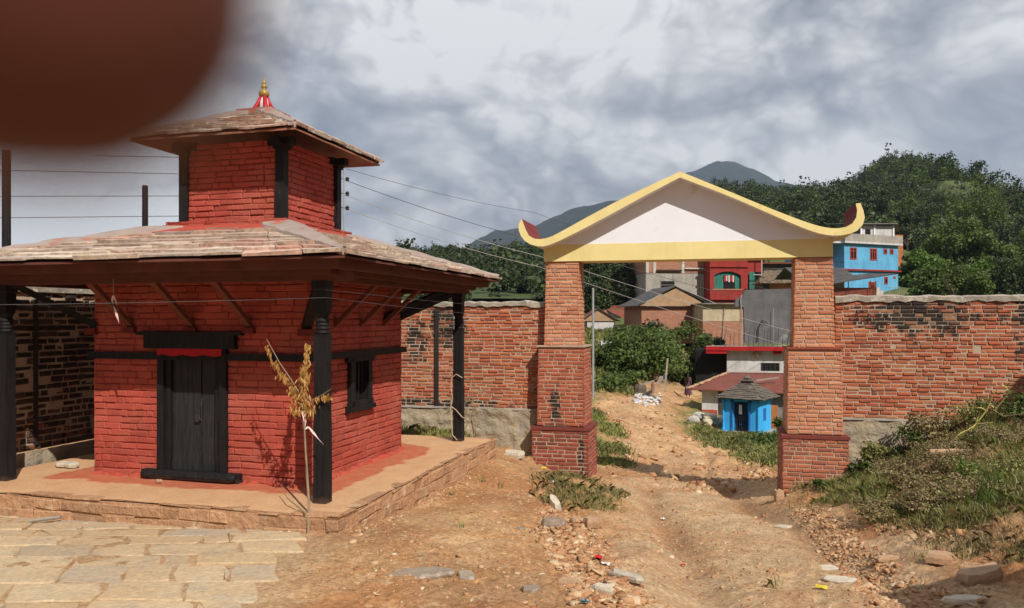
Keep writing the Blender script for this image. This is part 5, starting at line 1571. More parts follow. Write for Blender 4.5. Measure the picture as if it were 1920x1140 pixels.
# black-roofed sheds before it
s_ = root_at('tin_shed', 1566, 556, 58, 8, 'black-roofed tin lean-to and rusty red sheet wall, in front of the blue house', 'shed')
MB().bx(-1.5, 3.2, 0, .1, -2.5, .65).build('sheet_wall', 'tin_rust', s_)
MB().bx(3.2, 3.45, -.06, .06, -2.5, .7).bx(3.45, 3.9, .2, .35, -2.5, .5).build('end_post', 'conc_lt', s_)
m = MB(); m.add([(-1.5, -.6, .75), (4.3, -.9, 1.6), (3.6, 1.6, 1.75), (-1.5, 1.6, 1.2), (-1.5, -.6, .80), (4.3, -.9, 1.65), (3.6, 1.6, 1.80), (-1.5, 1.6, 1.25)],
                [(0, 3, 2, 1), (4, 5, 6, 7), (0, 1, 5, 4), (1, 2, 6, 5), (2, 3, 7, 6), (3, 0, 4, 7)]); m.build('roof', 'tin_black', s_)
m = MB()
for x in (.9, 2.6, 3.05): m.tube([(x, -.2, .3), (x, -.2, 1.15)], .03, 5)
m.build('roof_prop', 'dark_metal', s_)
MB().bx(-1.5, 1.9, 2.0, 2.2, -2, 1.5).build('wall', 'conc_lt', s_)
m = MB(); gable_roof(m, -2.2, 2.6, 1.6, 5, 1.45, 2.25, .06); m.build('roof', 'tin_black', s_)
MB().tube([(4.3, .1, .2), (4.3, .1, .7), (5.1, .1, .7), (5.1, .1, .2)], .03, 5).build('gate_frame', 'steel', s_)
# white house on the slope behind
s_ = root_at('hill_house', 1600, 452, 98, 10, 'small white house with a brown tin roof, on the slope above the blue house')
MB().bx(.0, 5.4, 0, 4, -3, 1.95).build('wall', 'white_wall', s_)
MB().bx(5.4, 6.9, .2, 4, -3, .9).build('side_wall', 'far_orange', s_)
MB().bx(-.6, .9, -.04, -.003, 0, 1.9).bx(1.6, 2.3, -.04, -.003, .2, 1.5).build('doorway', 'dark', s_)
m = MB()
for x in (-.4, .9, 2.7, 5.3): m.bx(x, x + .2, -.12, -.045, -.4, 2.0)
m.build('white_column', 'white_paint', s_)
m = MB(); m.add([(-1, -.6, 2.0), (5.6, -.6, 2.15), (7.2, 1.5, 1.4), (7, 4.4, 1.8), (-1, 4.4, 2.6), (-1, -.6, 2.08), (5.6, -.6, 2.23), (7.2, 1.5, 1.48), (7, 4.4, 1.88), (-1, 4.4, 2.68)],
                [(4, 3, 2, 1, 0), (5, 6, 7, 8, 9), (0, 1, 6, 5), (1, 2, 7, 6), (2, 3, 8, 7), (4, 0, 5, 9)]); m.build('roof', 'tin_grey', s_)
s_ = root_at('brick_hut', 1784, 466, 140, 0, 'tiny brick hut half hidden by trees high on the right slope', 'hut')
MB().bx(0, 2.3, 0, 2.5, -2, 1.4).build('wall', 'far_brick', s_)
m = MB(); gable_roof(m, -.3, 2.6, -.3, 2.8, 1.4, 1.9, .06); m.build('roof', 'tin_rust', s_)
s_ = root_at('blue_hut', 1744, 500, 115, 0, 'tiny blue hut with a red door half hidden by trees, right of the blue house', 'hut')
MB().bx(0, 2.2, 0, 2.5, -2, 1.3).build('wall', 'blue', s_)
MB().bx(.9, 1.6, -.05, -.003, -.4, 1.1).build('door', 'house_red', s_)
MB().bx(-.2, 2.5, -.3, 2.6, 1.3, 1.4).build('roof', 'tin_grey', s_)

# ---------------------------------------------------------------- poles and wires
pole_at('steel_pole', 1112, 540, 745, 30, .045, 'steel', 'slim galvanised steel pole standing behind the left gate pillar', 'pole')
u0 = at(642, 318, 26); ub_ = at(642, 600, 26)
up_r = thing('utility_pole', (u0.x, 26, ub_.z), 0, 'grey lattice electricity pole with black insulators behind the upper tier', 'utility pole')
hp = u0.z - ub_.z
m = MB()
for dx in (-.10, .03): m.tube([(dx, 0, -2), (dx + .03, 0, hp + .3)], .028, 6)
m.build('mast', 'steel', up_r)
for k, yy in enumerate((336, 363, 390)):
    z = at(642, yy, 26).z - ub_.z
    MB().tube([(-.32, 0, z - .08), (-.1, 0, z + .02), (.12, 0, z)], .012, 6).build('cross_arm', 'dark_metal', up_r)
    MB().lathe([(.03, z - .07), (.07, z - .05), (.045, z - .02), (.07, z + .02), (.045, z + .05), (.03, z + .07)], 10, (.16, 0)).build('insulator', 'dark_metal', up_r)
def wire(name, pts, r, mat, label, sag=.0):
    m = MB(); P = []
    for (a, b) in zip(pts[:-1], pts[1:]):
        a, b = Vector(a), Vector(b)
        for k in range(12):
            f = k / 12
            q = a.lerp(b, f); q.z -= sag * 4 * f * (1 - f); P.append(q)
    P.append(Vector(pts[-1]))
    m.tube(P, r, 5)
    return tag(m.build(name, mat), label, 'wire')
wn_ = ('topmost', 'second', 'third', 'lowest')
for k, (ya, yb_, ye) in enumerate(((316, 398, 560), (338, 452, 585), (366, 480, 625), (391, 500, 655))):
    a = at(648, ya, 26); b = at(1010 if k else 1000, yb_, 33); c = at(1500, ye, 46)
    wire('power_line', [a, b, c], .011 if k else .008, 'wire_light' if k > 1 else 'wire', f'{wn_[k]} of the four thin power lines running right from the grey electricity pole', .12)
for k, (xa, ya, yb_) in enumerate(((180, 292, 300), (-60, 318, 332), (-60, 368, 367), (-60, 409, 402))):
    wire('power_line', [at(xa, ya, 20), at(640, yb_, 26)], .010, 'wire', f'{wn_[k]} of the four thin wires crossing the sky left of the upper tier')
wire('service_wire', [at(-80, 572, 6.2), at(612, 558, 6.9), at(905, 590, 10.6)], .0018, 'wire', 'thin pale wire passing across the front of the shrine under its eave', .01)
wire('service_wire', [at(500, 530, 9.0), at(640, 546, 7.2), at(900, 572, 10.9)], .0016, 'wire', 'second thin wire slanting below the right eave of the shrine', .01)

# ---------------------------------------------------------------- person beside the shed
pr = thing('person', (at(1290, 746, 44).x, 44, max(at(1290, 746, 44).z, H1(at(1290, 746, 44).x, 44))), R(160), 'person with long black hair in dark purple dress, standing left of the tin shed', 'person')
me = bpy.data.meshes.new('body')
V = [(0, 0, .84), (0, .01, 1.02), (0, 0, 1.22), (0, 0, 1.30), (0, -.01, 1.39), (0, -.01, 1.48),
     (-.08, 0, .80), (-.085, -.02, .46), (-.085, .02, .09), (-.09, -.10, .04), (.08, 0, .80), (.10, -.09, .46), (.095, .03, .10), (.10, -.09, .04),
     (-.16, 0, 1.22), (-.20, -.02, .98), (-.19, -.12, .80), (-.18, -.16, .72), (.16, 0, 1.22), (.20, -.02, .98), (.17, -.16, .86), (.13, -.22, .83)]
Ed = [(0, 1), (1, 2), (2, 3), (3, 4), (4, 5), (0, 6), (6, 7), (7, 8), (8, 9), (0, 10), (10, 11), (11, 12), (12, 13), (2, 14), (14, 15), (15, 16), (16, 17), (2, 18), (18, 19), (19, 20), (20, 21)]
Rd = [.11, .095, .10, .045, .085, .075, .08, .055, .032, .028, .08, .055, .032, .028, .045, .034, .026, .026, .045, .034, .026, .026]
me.from_pydata(V, Ed, []); body = bpy.data.objects.new('body', me); COL.objects.link(body)
if not me.skin_vertices:
    body.modifiers.new('skin', 'SKIN')
    bpy.context.view_layer.update()
sk = body.modifiers.get('skin') or body.modifiers.new('skin', 'SKIN')
if me.skin_vertices:
    for v_, r_ in zip(me.skin_vertices[0].data, Rd): v_.radius = (r_, r_)
    me.skin_vertices[0].data[0].use_root = True
body.modifiers.new('sub', 'SUBSURF').levels = 1
me.materials.append(M['village_skin']); body.parent = pr
pr.scale = (.86,) * 3
m = MB().lathe([(.23, .16), (.24, .20), (.20, .50), (.17, .78), (.13, .98), (.155, 1.14), (.15, 1.24), (.07, 1.29)], 16, (0, 0))
m.build('dress', 'dress', pr, smooth=True)
m = MB().blob((0, .025, 1.43), (.095, .10, .115), 2, .02)
m.build('hair', 'hair', pr, smooth=True)
m = MB().tube([(0, .09, 1.44), (0, .13, 1.28), (0, .16, 1.05), (0, .15, .88)], [.07, .075, .06, .015], 8)
m.build('hair', 'hair', pr, smooth=True)

# ---------------------------------------------------------------- near vegetation helpers
def ground_pts(n, poly, seed, y0=3.0, y1=60):
    """random points on the ground whose plan position lies inside the plan polygon"""
    g = np.random.default_rng(seed)
    P = np.array(poly)
    out = []
    lo_, hi_ = P.min(0), P.max(0)
    while sum(len(o_) for o_ in out) < n:
        q = g.uniform(lo_, hi_, (n * 3, 2))
        ins = np.zeros(len(q), bool)
        j = len(P) - 1
        for i in range(len(P)):
            c = ((P[i, 1] > q[:, 1]) != (P[j, 1] > q[:, 1])) & (q[:, 0] < (P[j, 0] - P[i, 0]) * (q[:, 1] - P[i, 1]) / (P[j, 1] - P[i, 1] + 1e-9) + P[i, 0])
            ins ^= c; j = i
        out.append(q[ins])
    q = np.concatenate(out)[:n]
    q = q + g.normal(0, 1, q.shape) * .035 * (hi_ - lo_).min()
    return np.column_stack([q, H(q[:, 0], q[:, 1])])
def gpoly(pxs, y0=3.0):
    return [tuple(ground_at(x, y, y0))[:2] for x, y in pxs]
def blades(name, base, hgt, wid, mat, seed, lean=.5, label=None, per=7, spread=.05):
    g = np.random.default_rng(seed)
    n = len(base) * per
    b = np.repeat(base, per, 0) + np.column_stack([g.normal(0, spread, (n, 2)), np.zeros(n)])
    a = g.uniform(0, 2 * np.pi, n); h = hgt * g.uniform(.4, 1.25, n); l = lean * g.uniform(.2, 1.4, n) * h
    dx, dy = np.cos(a), np.sin(a)
    a2 = g.uniform(0, 2 * np.pi, n)
    w_ = wid * g.uniform(.6, 1.3, n)
    sx, sy = np.cos(a2) * w_ / 2, np.sin(a2) * w_ / 2
    z0 = np.column_stack([b[:, 0], b[:, 1], b[:, 2] - .01])
    m1 = z0 + np.column_stack([dx * l * .35, dy * l * .35, h * .6])
    tp = z0 + np.column_stack([dx * l, dy * l, h * (1 - .25 * lean)])
    S = np.column_stack([sx, sy, np.zeros(n)])
    co = np.stack([z0 - S, z0 + S, m1 + S * .8, tp, m1 - S * .8], 1).reshape(-1, 3)
    me = bpy.data.meshes.new(name)
    me.vertices.add(5 * n); me.vertices.foreach_set('co', co.ravel())
    me.loops.add(5 * n); me.loops.foreach_set('vertex_index', np.arange(5 * n, dtype=np.int32))
    me.polygons.add(n); me.polygons.foreach_set('loop_start', np.arange(0, 5 * n, 5, dtype=np.int32)); me.polygons.foreach_set('loop_total', np.full(n, 5, dtype=np.int32))
    me.materials.append(M[mat]); me.update(calc_edges=True)
    o = bpy.data.objects.new(name, me); COL.objects.link(o)
    if label: tag(o, label, 'grass', kind='stuff')
    return o
def dens(P, sc, th, seed):
    return P[fbm(P[:, 0] * sc, P[:, 1] * sc, 3, seed) > th]
# right mound
mound = [(4.7, 13.2), (5.6, 12.9), (8.6, 12.3), (12, 11.3), (12, 8), (8, 6.5), (6.0, 6.6), (5.0, 8.0), (5.0, 9.3), (4.6, 10.6), (4.4, 12)]
P = dens(ground_pts(9000, mound, 1), 1.1, -.05, 5)
blades('grass', P, .17, .008, 'grass', 2, .8, 'short green grass over the mound at right, before the compound wall', 7, .05)
P = dens(ground_pts(9000, mound, 3), 1.6, -.02, 9)
blades('grass', P, .13, .007, 'grass_dry', 4, 1.2, 'dry straw-coloured grass and weeds matted over the mound at right', 7, .06)
low = [(4.3, 11.6), (5.2, 10.6), (5.6, 9.0), (5.4, 7.2), (4.6, 6.2), (3.9, 6.4), (3.9, 7.6), (4.2, 9.4)]
P = dens(ground_pts(3600, low, 61), 1.8, .02, 15)
blades('grass', P, .12, .007, 'grass', 62, .9, 'patchy green grass running down the right bank towards the track', 7, .05)
P = dens(ground_pts(2400, low, 63), 2.3, .04, 19)
blades('grass', P, .09, .006, 'grass_dry', 64, 1.1, 'patchy dry grass running down the right bank towards the track', 6, .05)
# foot of left pillar
P = dens(ground_pts(1100, gpoly([(1010, 900), (1060, 885), (1120, 905), (1170, 925), (1140, 960), (1060, 965), (1010, 945)]), 6), 2.2, -.22, 5)
blades('grass', P, .10, .005, 'grass', 7, 1.0, 'green grass tuft patch at the foot of the left gate pillar', 7, .05)
blades('grass', P, .12, .005, 'grass_dry', 8, 1.0, 'dry grass among the green patch at the foot of the left gate pillar', 5, .06)
# strip left of the track behind the gate
P = ground_pts(3600, [(2.0, 17.5), (2.7, 18.5), (2.9, 21), (2.8, 25), (2.5, 29), (2.1, 27), (1.9, 21)], 11)
blades('grass', dens(P, 1.4, -.12, 3), .13, .022, 'grass', 12, .8, 'green grass clumps left of the track just behind the gate', 6, .12)
# bank under the blue shrine
P = ground_pts(9000, [(6.1, 18.6), (8.5, 19), (11.8, 30), (12.5, 33), (10.3, 32.0), (8.9, 32.5), (7.6, 33.5), (6.9, 29), (6.35, 24)], 13)
P = P[(P[:, 0] - 9.7) ** 2 + (P[:, 1] - 33) ** 2 > 3.2]
blades('grass', P, .17, .026, 'grass', 14, .9, 'grassy green bank below the small blue shrine', 6, .14)
P = ground_pts(5000, [(2.5, 38), (5.4, 40), (7.2, 45.5), (8.6, 49), (8, 60), (3, 62), (0, 58), (1.5, 44)], 15)
blades('grass', P, .35, .05, 'grass', 16, .8, 'scrubby grass on the slope behind the track', 5, .2)
# behind shrine by the wall
P = dens(ground_pts(900, [(-2.6, 13.2), (-.9, 13.4), (-.8, 15.2), (-2.8, 15.5)], 17), 2, -.3, 3)
blades('grass', P, .22, .008, 'grass', 18, .9, 'weeds growing between the shrine and the back wall', 6, .06)
# sprigs in the foreground dirt
for i, (px_, py_) in enumerate(((868, 990), (940, 915), (1005, 925), (848, 930), (905, 905), (1820, 1045), (1730, 1050), (1660, 985), (1450, 1100))):
    p = ground_at(px_, py_)
    g_ = blades('weed_tuft', np.array([[p.x, p.y, p.z]]), .11 if i else .14, .008, 'grass', 40 + i, .8, None, 26 if i in (5, 6, 7) else 14, .028 if i < 5 else .06)
    lab = ('thin upright green sprig alone in the open dirt', 'small low weed tuft in the dirt near the left pillar', 'grassy weed tuft at the edge of the pillar patch', 'small weed tuft close to the platform corner', 'tiny weed tuft beside the platform edge',
           'dark green grass tuft among stones at lower right', 'dark green tuft beside the flat brown stone at lower right', 'small green tuft on the bare slope of the mound', 'tiny sprig on the dirt track')[i]
    tag(g_, lab, 'weed')
for i, (px_, py_) in enumerate(((1812, 905), (1868, 925), (1650, 968), (1850, 955))):
    p = ground_at(px_, py_)
    g_ = blades('grass_tuft', np.array([[p.x, p.y, p.z]]), .30, .010, 'leaf_light', 60 + i, .35, None, 70, .07)
    tag(g_, ('bright green upright grass tuft on top of the mound', 'taller bright grass tuft at the right of the mound', 'bright grass tuft low on the bare face of the mound', 'bright green tuft below the taller one on the mound')[i], 'grass tuft')
# leafy shrubs and bushes
def bush(px_, py_, y, rad, ht, n, leaf, mat, seed, label, clumps=16, y0=3.0, cat='bush'):
    p = Vector(((px_ - 960) / 1500 * y, y, 0)); p.z = H1(p.x, p.y)
    t = thing('bush', p, 0, label, cat)
    a, b, c = crown_pts(n, rad, ht, clumps, .3, seed, .38)
    a[:, 2] = np.abs(a[:, 2] + ht * .55) + .03
    s2 = np.random.default_rng(seed).uniform(.6, 1.4, n) * leaf
    quads('foliage', a, b, c, s2, s2 * 1.5, mat, t)
    m = MB(); rd_ = random.Random(seed)
    for k in range(7):
        an = rd_.uniform(0, 6.28)
        m.tube([(0, 0, -.1), (math.cos(an) * rad * .3, math.sin(an) * rad * .3, ht * .5), (math.cos(an) * rad * .7, math.sin(an) * rad * .7, ht * 1.1)], [rad * .04, rad * .025, rad * .008], 5)
    m.build('stems', 'bark', t)
    return t
bush(1200, 0, 46.5, 2.5, 1.9, 11000, .06, 'leaf_mid', 21, 'big dense green bush on the bank left of the track', 40)
bush(1150, 0, 45.5, 1.3, 1.1, 3500, .06, 'leaf_mid', 22, 'smaller green bush left of the big bush, beside the steel pole', 20)
bush(1285, 0, 50, 2.4, 2.4, 9000, .06, 'leaf_mid', 23, 'tall scrub right of the big bush, below the brick house', 34)
bush(1335, 0, 51, 1.3, 2.0, 5000, .06, 'leaf_dark', 24, 'dark scrub beside the annex foot', 20)
bush(1215, 0, 52, 1.8, 1.9, 6000, .07, 'leaf_dark', 25, 'dark leafy shrub behind the big bush, before the little shed', 26)
bush(1140, 0, 40, 1.0, .5, 2200, .05, 'leaf_mid', 26, 'low bush at the foot of the steel pole', 16)
bush(1165, 0, 43.5, 1.2, .45, 2200, .05, 'leaf_mid', 27, 'low dark scrub in front of the big bush', 16)
bush(1320, 0, 47, .7, .45, 1200, .05, 'leaf_mid', 28, 'small bush on the red earth bank left of the white house', 10)
bush(1487, 0, 30, .7, .6, 2500, .045, 'leaf_mid', 29, 'leafy weeds beside the right pillar, below the blue shrine', 18)
bush(1430, 0, 27.5, .9, .2, 2000, .04, 'leaf_mid', 30, 'low plants on the bank under the blue shrine plinth', 16)
bush(1252, 0, 53.5, .75, 1.5, 3500, .06, 'leaf_mid', 31, 'narrow climbing plant rising in front of the tan gable', 14, cat='climber')
# weeds by right foundation
bush(1650, 0, 13.05, .42, .24, 1500, .016, 'grass', 32, 'leafy weeds against the stone footing right of the gate', 14, cat='weeds')
bush(1700, 0, 12.8, .40, .30, 1300, .018, 'leaf_mid', 33, 'yellow-green weeds at the middle of the stone footing', 14, cat='weeds')
bush(1620, 0, 12.9, .28, .15, 900, .018, 'leaf_mid', 34, 'low weeds beside the right pillar plinth', 10, cat='weeds')
bush(1545, 0, 12.5, .14, .10, 260, .024, 'leaf_mid', 35, 'small broad-leaved plant at the front of the right pillar plinth', 7, cat='plant')
bush(1770, 0, 12.6, .55, .22, 1500, .016, 'grass_dry', 36, 'brown dry scrub where the footing disappears in the mound', 16, cat='scrub')
bush(1830, 0, 12.2, .55, .2, 1600, .013, 'grass', 37, 'weeds under the bent yellow stalks', 16, cat='weeds')
bush(1905, 0, 11.8, .50, .25, 1400, .016, 'leaf_mid', 38, 'green weeds at the far right foot of the compound wall', 14, cat='weeds')
bush(1720, 0, 9.9, .42, .13, 1800, .012, 'grass_dry', 39, 'grey dry brush hanging over the bare face of the mound', 18, cat='brush')
bush(1760, 0, 9.3, .40, .12, 1500, .012, 'grass_dry', 139, 'brown dry brush lower on the mound face', 18, cat='brush')
bush(1890, 0, 9.2, .45, .13, 1500, .012, 'grass', 140, 'green weeds at the right end of the mound', 14, cat='weeds')
for k, (px_, y_, r_, h_, mt_, lab) in enumerate(((1745, 76, 2.3, 2.0, 'leaf_mid', 'green bush just above the right wall, beside the blue house'), (1800, 74, 2.6, 2.4, 'leaf_mid', 'second bush along the top of the right wall from the blue house'),
        (1850, 78, 2.8, 2.6, 'leaf_light', 'yellowish green bush third from the blue house above the right wall'), (1905, 73, 2.6, 2.6, 'leaf_dark', 'dark bush above the far right end of the wall'),
        (1110, 74, 2.0, 2.6, 'leaf_dark', 'dark bush behind the small huts beside the left pillar'), (1165, 80, 2.6, 3.0, 'leaf_dark', 'dark bush behind the long brown-roofed shed'))):
    bush(px_, 0, y_, r_, h_, 6000, .09, mt_, 700 + k, lab, 28)
for k, (px_, y_, r_, lab) in enumerate(((1668, 9.0, .38, 'dry brush clump at the left foot of the mound'), (1800, 9.9, .45, 'dry brown brush on the middle of the mound'), (1850, 8.4, .40, 'dry brush at the lower right of the mound'),
        (1690, 11.3, .45, 'dry weeds on the mound top before the footing'), (1780, 10.9, .5, 'tangled dry weeds around the bark-stripped log'), (1880, 10.4, .5, 'tangled dry weeds right of the log'), (1740, 8.6, .3, 'small dry brush patch low on the bare earth'))):
    bush(px_, 0, y_, r_, .10, 2600, .009, 'grass_dry', 720 + k, lab, 26, cat='brush')
# trees right of the blue house and behind wall
near = [(1728, 84, 2.2, 3.0, 'leaf_light', 'bright green creeper-covered tree beside the blue house', 9000, 40),
        (1790, 92, 3.4, 3.0, 'leaf_mid', 'broad green tree behind the right compound wall, next to the bright creeper', 8000, 34),
        (1870, 90, 3.6, 3.0, 'leaf_mid', 'large leafy tree above the right end of the compound wall', 9000, 36),
        (1925, 96, 4.0, 3.6, 'leaf_dark', 'dark tree at the right edge of the view above the wall', 7000, 34),
        (1830, 110, 4.6, 4.6, 'leaf_mid', 'tall mid green tree on the slope behind the broad trees', 8000, 36),
        (1765, 125, 4.2, 4.2, 'leaf_dark', 'dark rounded tree on the slope behind the bright creeper', 6000, 30),
        (1900, 130, 5.0, 5.2, 'leaf_dark', 'tall dark tree on the slope at far right', 7000, 32),
        (1700, 120, 3.0, 3.4, 'leaf_dark', 'dark tree on the slope just right of the hillside white house', 5000, 26),
        (1560, 112, 3.2, 3.6, 'leaf_dark', 'dark tree behind the right upturned end of the gate roof', 5000, 26),
        (1150, 92, 4.2, 4.4, 'leaf_dark', 'dark tree seen through the gate above the small huts', 8000, 36),
        (1105, 84, 3.0, 3.0, 'leaf_dark', 'dark tree just right of the left pillar through the gate', 5500, 28),
        (1195, 88, 2.6, 3.4, 'leaf_mid', 'green tree left of the concrete building through the gate', 5000, 26),
        (985, 96, 2.4, 2.2, 'leaf_dark', 'dark tree above the left compound wall beside the gate pillar', 4000, 24)]
for k, (px_, Y, rad, ht, mt, lab, n, cl) in enumerate(near):
    x = (px_ - 960) / 1500 * Y
    z = float(hill_z(np.array([x]), np.array([float(Y)]))[0]) if Y > 86 else H1(x, Y)
    make_tree(lab, 'tree', rad, ht, .6 if k == 0 else 1.2, n, .10, mt, 500 + k, cl, None, (x, Y, z - .3), .36)
# light green terrace strip above the left wall
Xt, Yt = np.meshgrid(np.linspace(-9, 5.5, 60), np.linspace(88, 112, 20), indexing='ij')
tag(grid_mesh('terrace', Xt, Yt, 3.9 + (Yt - 88) * .115 + fbm(Xt / 3, Yt / 3, 3, 4) * .15, 'terrace'), kind='structure')

# ---------------------------------------------------------------- bent yellow reeds on the mound
def stalk(name, pts, r, mat, label, cat, leaves=0, seed=0):
    m = MB(); pts = [Vector(p) for p in pts]
    m.tube(pts, [r * (1 - .6 * i / (len(pts) - 1)) for i in range(len(pts))], 6)
    rd_ = random.Random(seed)
    for k in range(leaves):
        i = rd_.randrange(1, len(pts)); p = pts[i]
        d = Vector((rd_.uniform(-1, 1), rd_.uniform(-.4, .4), rd_.uniform(-.5, .6))).normalized() * rd_.uniform(.12, .28)
        s2 = Vector((0, .0, .008))
        m.add([p - s2, p + d * .5 - s2 * 1.2, p + d + Vector((0, 0, -.05)), p + d * .5 + s2 * 1.2, p + s2], [(0, 1, 2, 3, 4)])
    return tag(m.build(name, mat), label, cat)
M['reed'] = mat_simple('yellow_reed', (.50, .42, .12), c2=(.38, .34, .10), scale=9)
stalk('reed', [at(1832, 792, 11.6), at(1850, 770, 11.55), at(1862, 740, 11.5), at(1878, 720, 11.4)], .012, 'reed', 'bent yellow stalk rising highest over the mound at right', 'stalk', 5, 1)
stalk('reed', [at(1780, 830, 11.3), at(1815, 806, 11.2), at(1830, 795, 11.2), at(1862, 792, 11.1)], .010, 'reed', 'yellow stalk lying low towards the stone footing', 'stalk', 3, 2)
stalk('reed', [at(1865, 770, 11.2), at(1885, 745, 11.1), at(1897, 725, 11.0)], .009, 'reed', 'short yellow stalk right of the highest one', 'stalk', 2, 3)
stalk('reed', [at(1862, 768, 10.9), at(1880, 780, 10.8), at(1925, 776, 10.7)], .006, 'dry_stem', 'pale thin twig lying flat at the right edge', 'twig')
stalk('reed', [at(1870, 815, 10.2), at(1895, 815, 10.1), at(1930, 828, 10.0)], .007, 'dry_stem', 'pale thin twig below the flat one at the right edge', 'twig')

# ---------------------------------------------------------------- dead sapling before the platform
b0 = ground_at(578, 1003)
sap = thing('dead_sapling', b0, 0, 'dry sapling stake with brown curled leaves and a ribbon, leaning before the near shrine post', 'sapling')
YS = b0.y
def L_(px_, py_, dy=0.0):
    return at(px_, py_, YS + dy + max(0, 1003 - py_) / 360 * .62) - b0     # the stake leans back over the platform
m = MB()
m.tube([L_(578, 1008), L_(579, 940, .01), L_(575, 880, .02), L_(570, 800, .02), L_(566, 745, .02)], [.013, .012, .011, .010, .008], 7)
m.tube([L_(577, 900, .01), L_(573, 850, -.02), L_(571, 800, -.02), L_(576, 740, .0)], [.006, .006, .006, .005], 6)
m.tube([L_(566, 745, .02), L_(548, 715, .0), L_(524, 680, -.02), L_(500, 636, -.03)], [.008, .006, .005, .003], 6)
m.tube([L_(566, 745, .02), L_(570, 710, .03), L_(574, 670, .04), L_(577, 645, .05)], [.008, .006, .005, .003], 6)
m.tube([L_(575, 755, .02), L_(590, 748, .0), L_(608, 738, -.02), L_(621, 729, -.03)], [.005, .004, .003, .002], 6)
m.build('stem', 'dry_stem', sap)
g = np.random.default_rng(77)
C = []; N_ = []; U_ = []; SX = []; SY = []
def leaves_along(a, b, n, sprd, ln, dy=0.0, droop=True):
    for _ in range(n):
        f = g.uniform(0, 1)
        p = Vector(L_(a[0] * (1 - f) + b[0] * f, a[1] * (1 - f) + b[1] * f, dy)) + Vector(g.normal(0, sprd, 3))
        C.append(tuple(p)); N_.append((g.normal(0, .5), -1 + g.normal(0, .5), g.normal(0, .3)))
        d = Vector((g.normal(0, .35), g.normal(0, .3), -1))
        nn = Vector(N_[-1]).normalized(); U_.append(tuple(nn.cross(d) if False else Vector(d).cross(nn)))
        l = ln * g.uniform(.6, 1.3); l *= 1.35; SY.append(l); SX.append(l * g.uniform(.20, .36))
leaves_along((500, 648), (512, 690), 34, .010, .018)
leaves_along((512, 680), (560, 755), 95, .018, .022)
leaves_along((577, 650), (572, 700), 60, .016, .026)
leaves_along((574, 690), (568, 750), 100, .026, .030)
leaves_along((560, 760), (585, 772), 70, .03, .022)
leaves_along((545, 765), (560, 780), 16, .015, .022)
leaves_along((585, 752), (618, 745), 12, .008, .028)
leaves_along((604, 748), (622, 748), 9, .008, .03)
# curl each leaf: two-quad folded leaves
def folded(name, C, N, D, SX, SY, mat, parent):
    m = MB()
    for c, n, u, sx, sy in zip(C, N, D, SX, SY):
        c = Vector(c); n = Vector(n).normalized(); a = Vector(u).normalized(); b = n.cross(a).normalized()
        cur = n * sy * random.uniform(-.5, .5)
        m.add([c - b * sy, c + a * sx - b * sy * .3, c + a * sx * .8 + b * sy * .4 + cur * .5, c + b * sy + cur, c - a * sx * .8 + b * sy * .4 + cur * .5, c - a * sx - b * sy * .3, c + n * sx * .6 - b * sy * .3, c + n * sx * .5 + b * sy * .4 + cur * .5],
              [(0, 1, 6), (1, 2, 7, 6), (2, 3, 7), (0, 6, 5), (6, 7, 4, 5), (7, 3, 4)])
    return m.build(name, mat, parent)
folded('leaves', C, N_, U_, SX, SY, 'leaf_dry', sap)
rb = ribbon('ribbon', [L_(568, 772), L_(572, 790), L_(571, 806), L_(578, 800), L_(588, 812), L_(596, 822), L_(607, 834)], .015, 'cloth_pink', None, parent=sap)
# dead branch lying at the platform corner
stalk('twig', [at(573, 962, 7.3), at(540, 935, 7.6), at(527, 915, 7.95)], .008, 'dry_stem', 'dark twig resting on the platform edge behind the sapling', 'twig')
# dry vine in front of the foundation
stalk('dry_vine', [at(892, 832, 14.5), at(884, 790, 14.5), at(888, 750, 14.5), at(880, 712, 14.5)], .012, 'dry_stem', 'dry vine with brown leaves climbing the stone footing right of the far post', 'vine', 16, 5)
stalk('dry_vine', [at(884, 836, 14.4), at(893, 800, 14.4), at(886, 770, 14.4), at(905, 735, 14.4)], .010, 'dry_stem', 'second thin dry vine beside the first on the stone footing', 'vine', 10, 6)

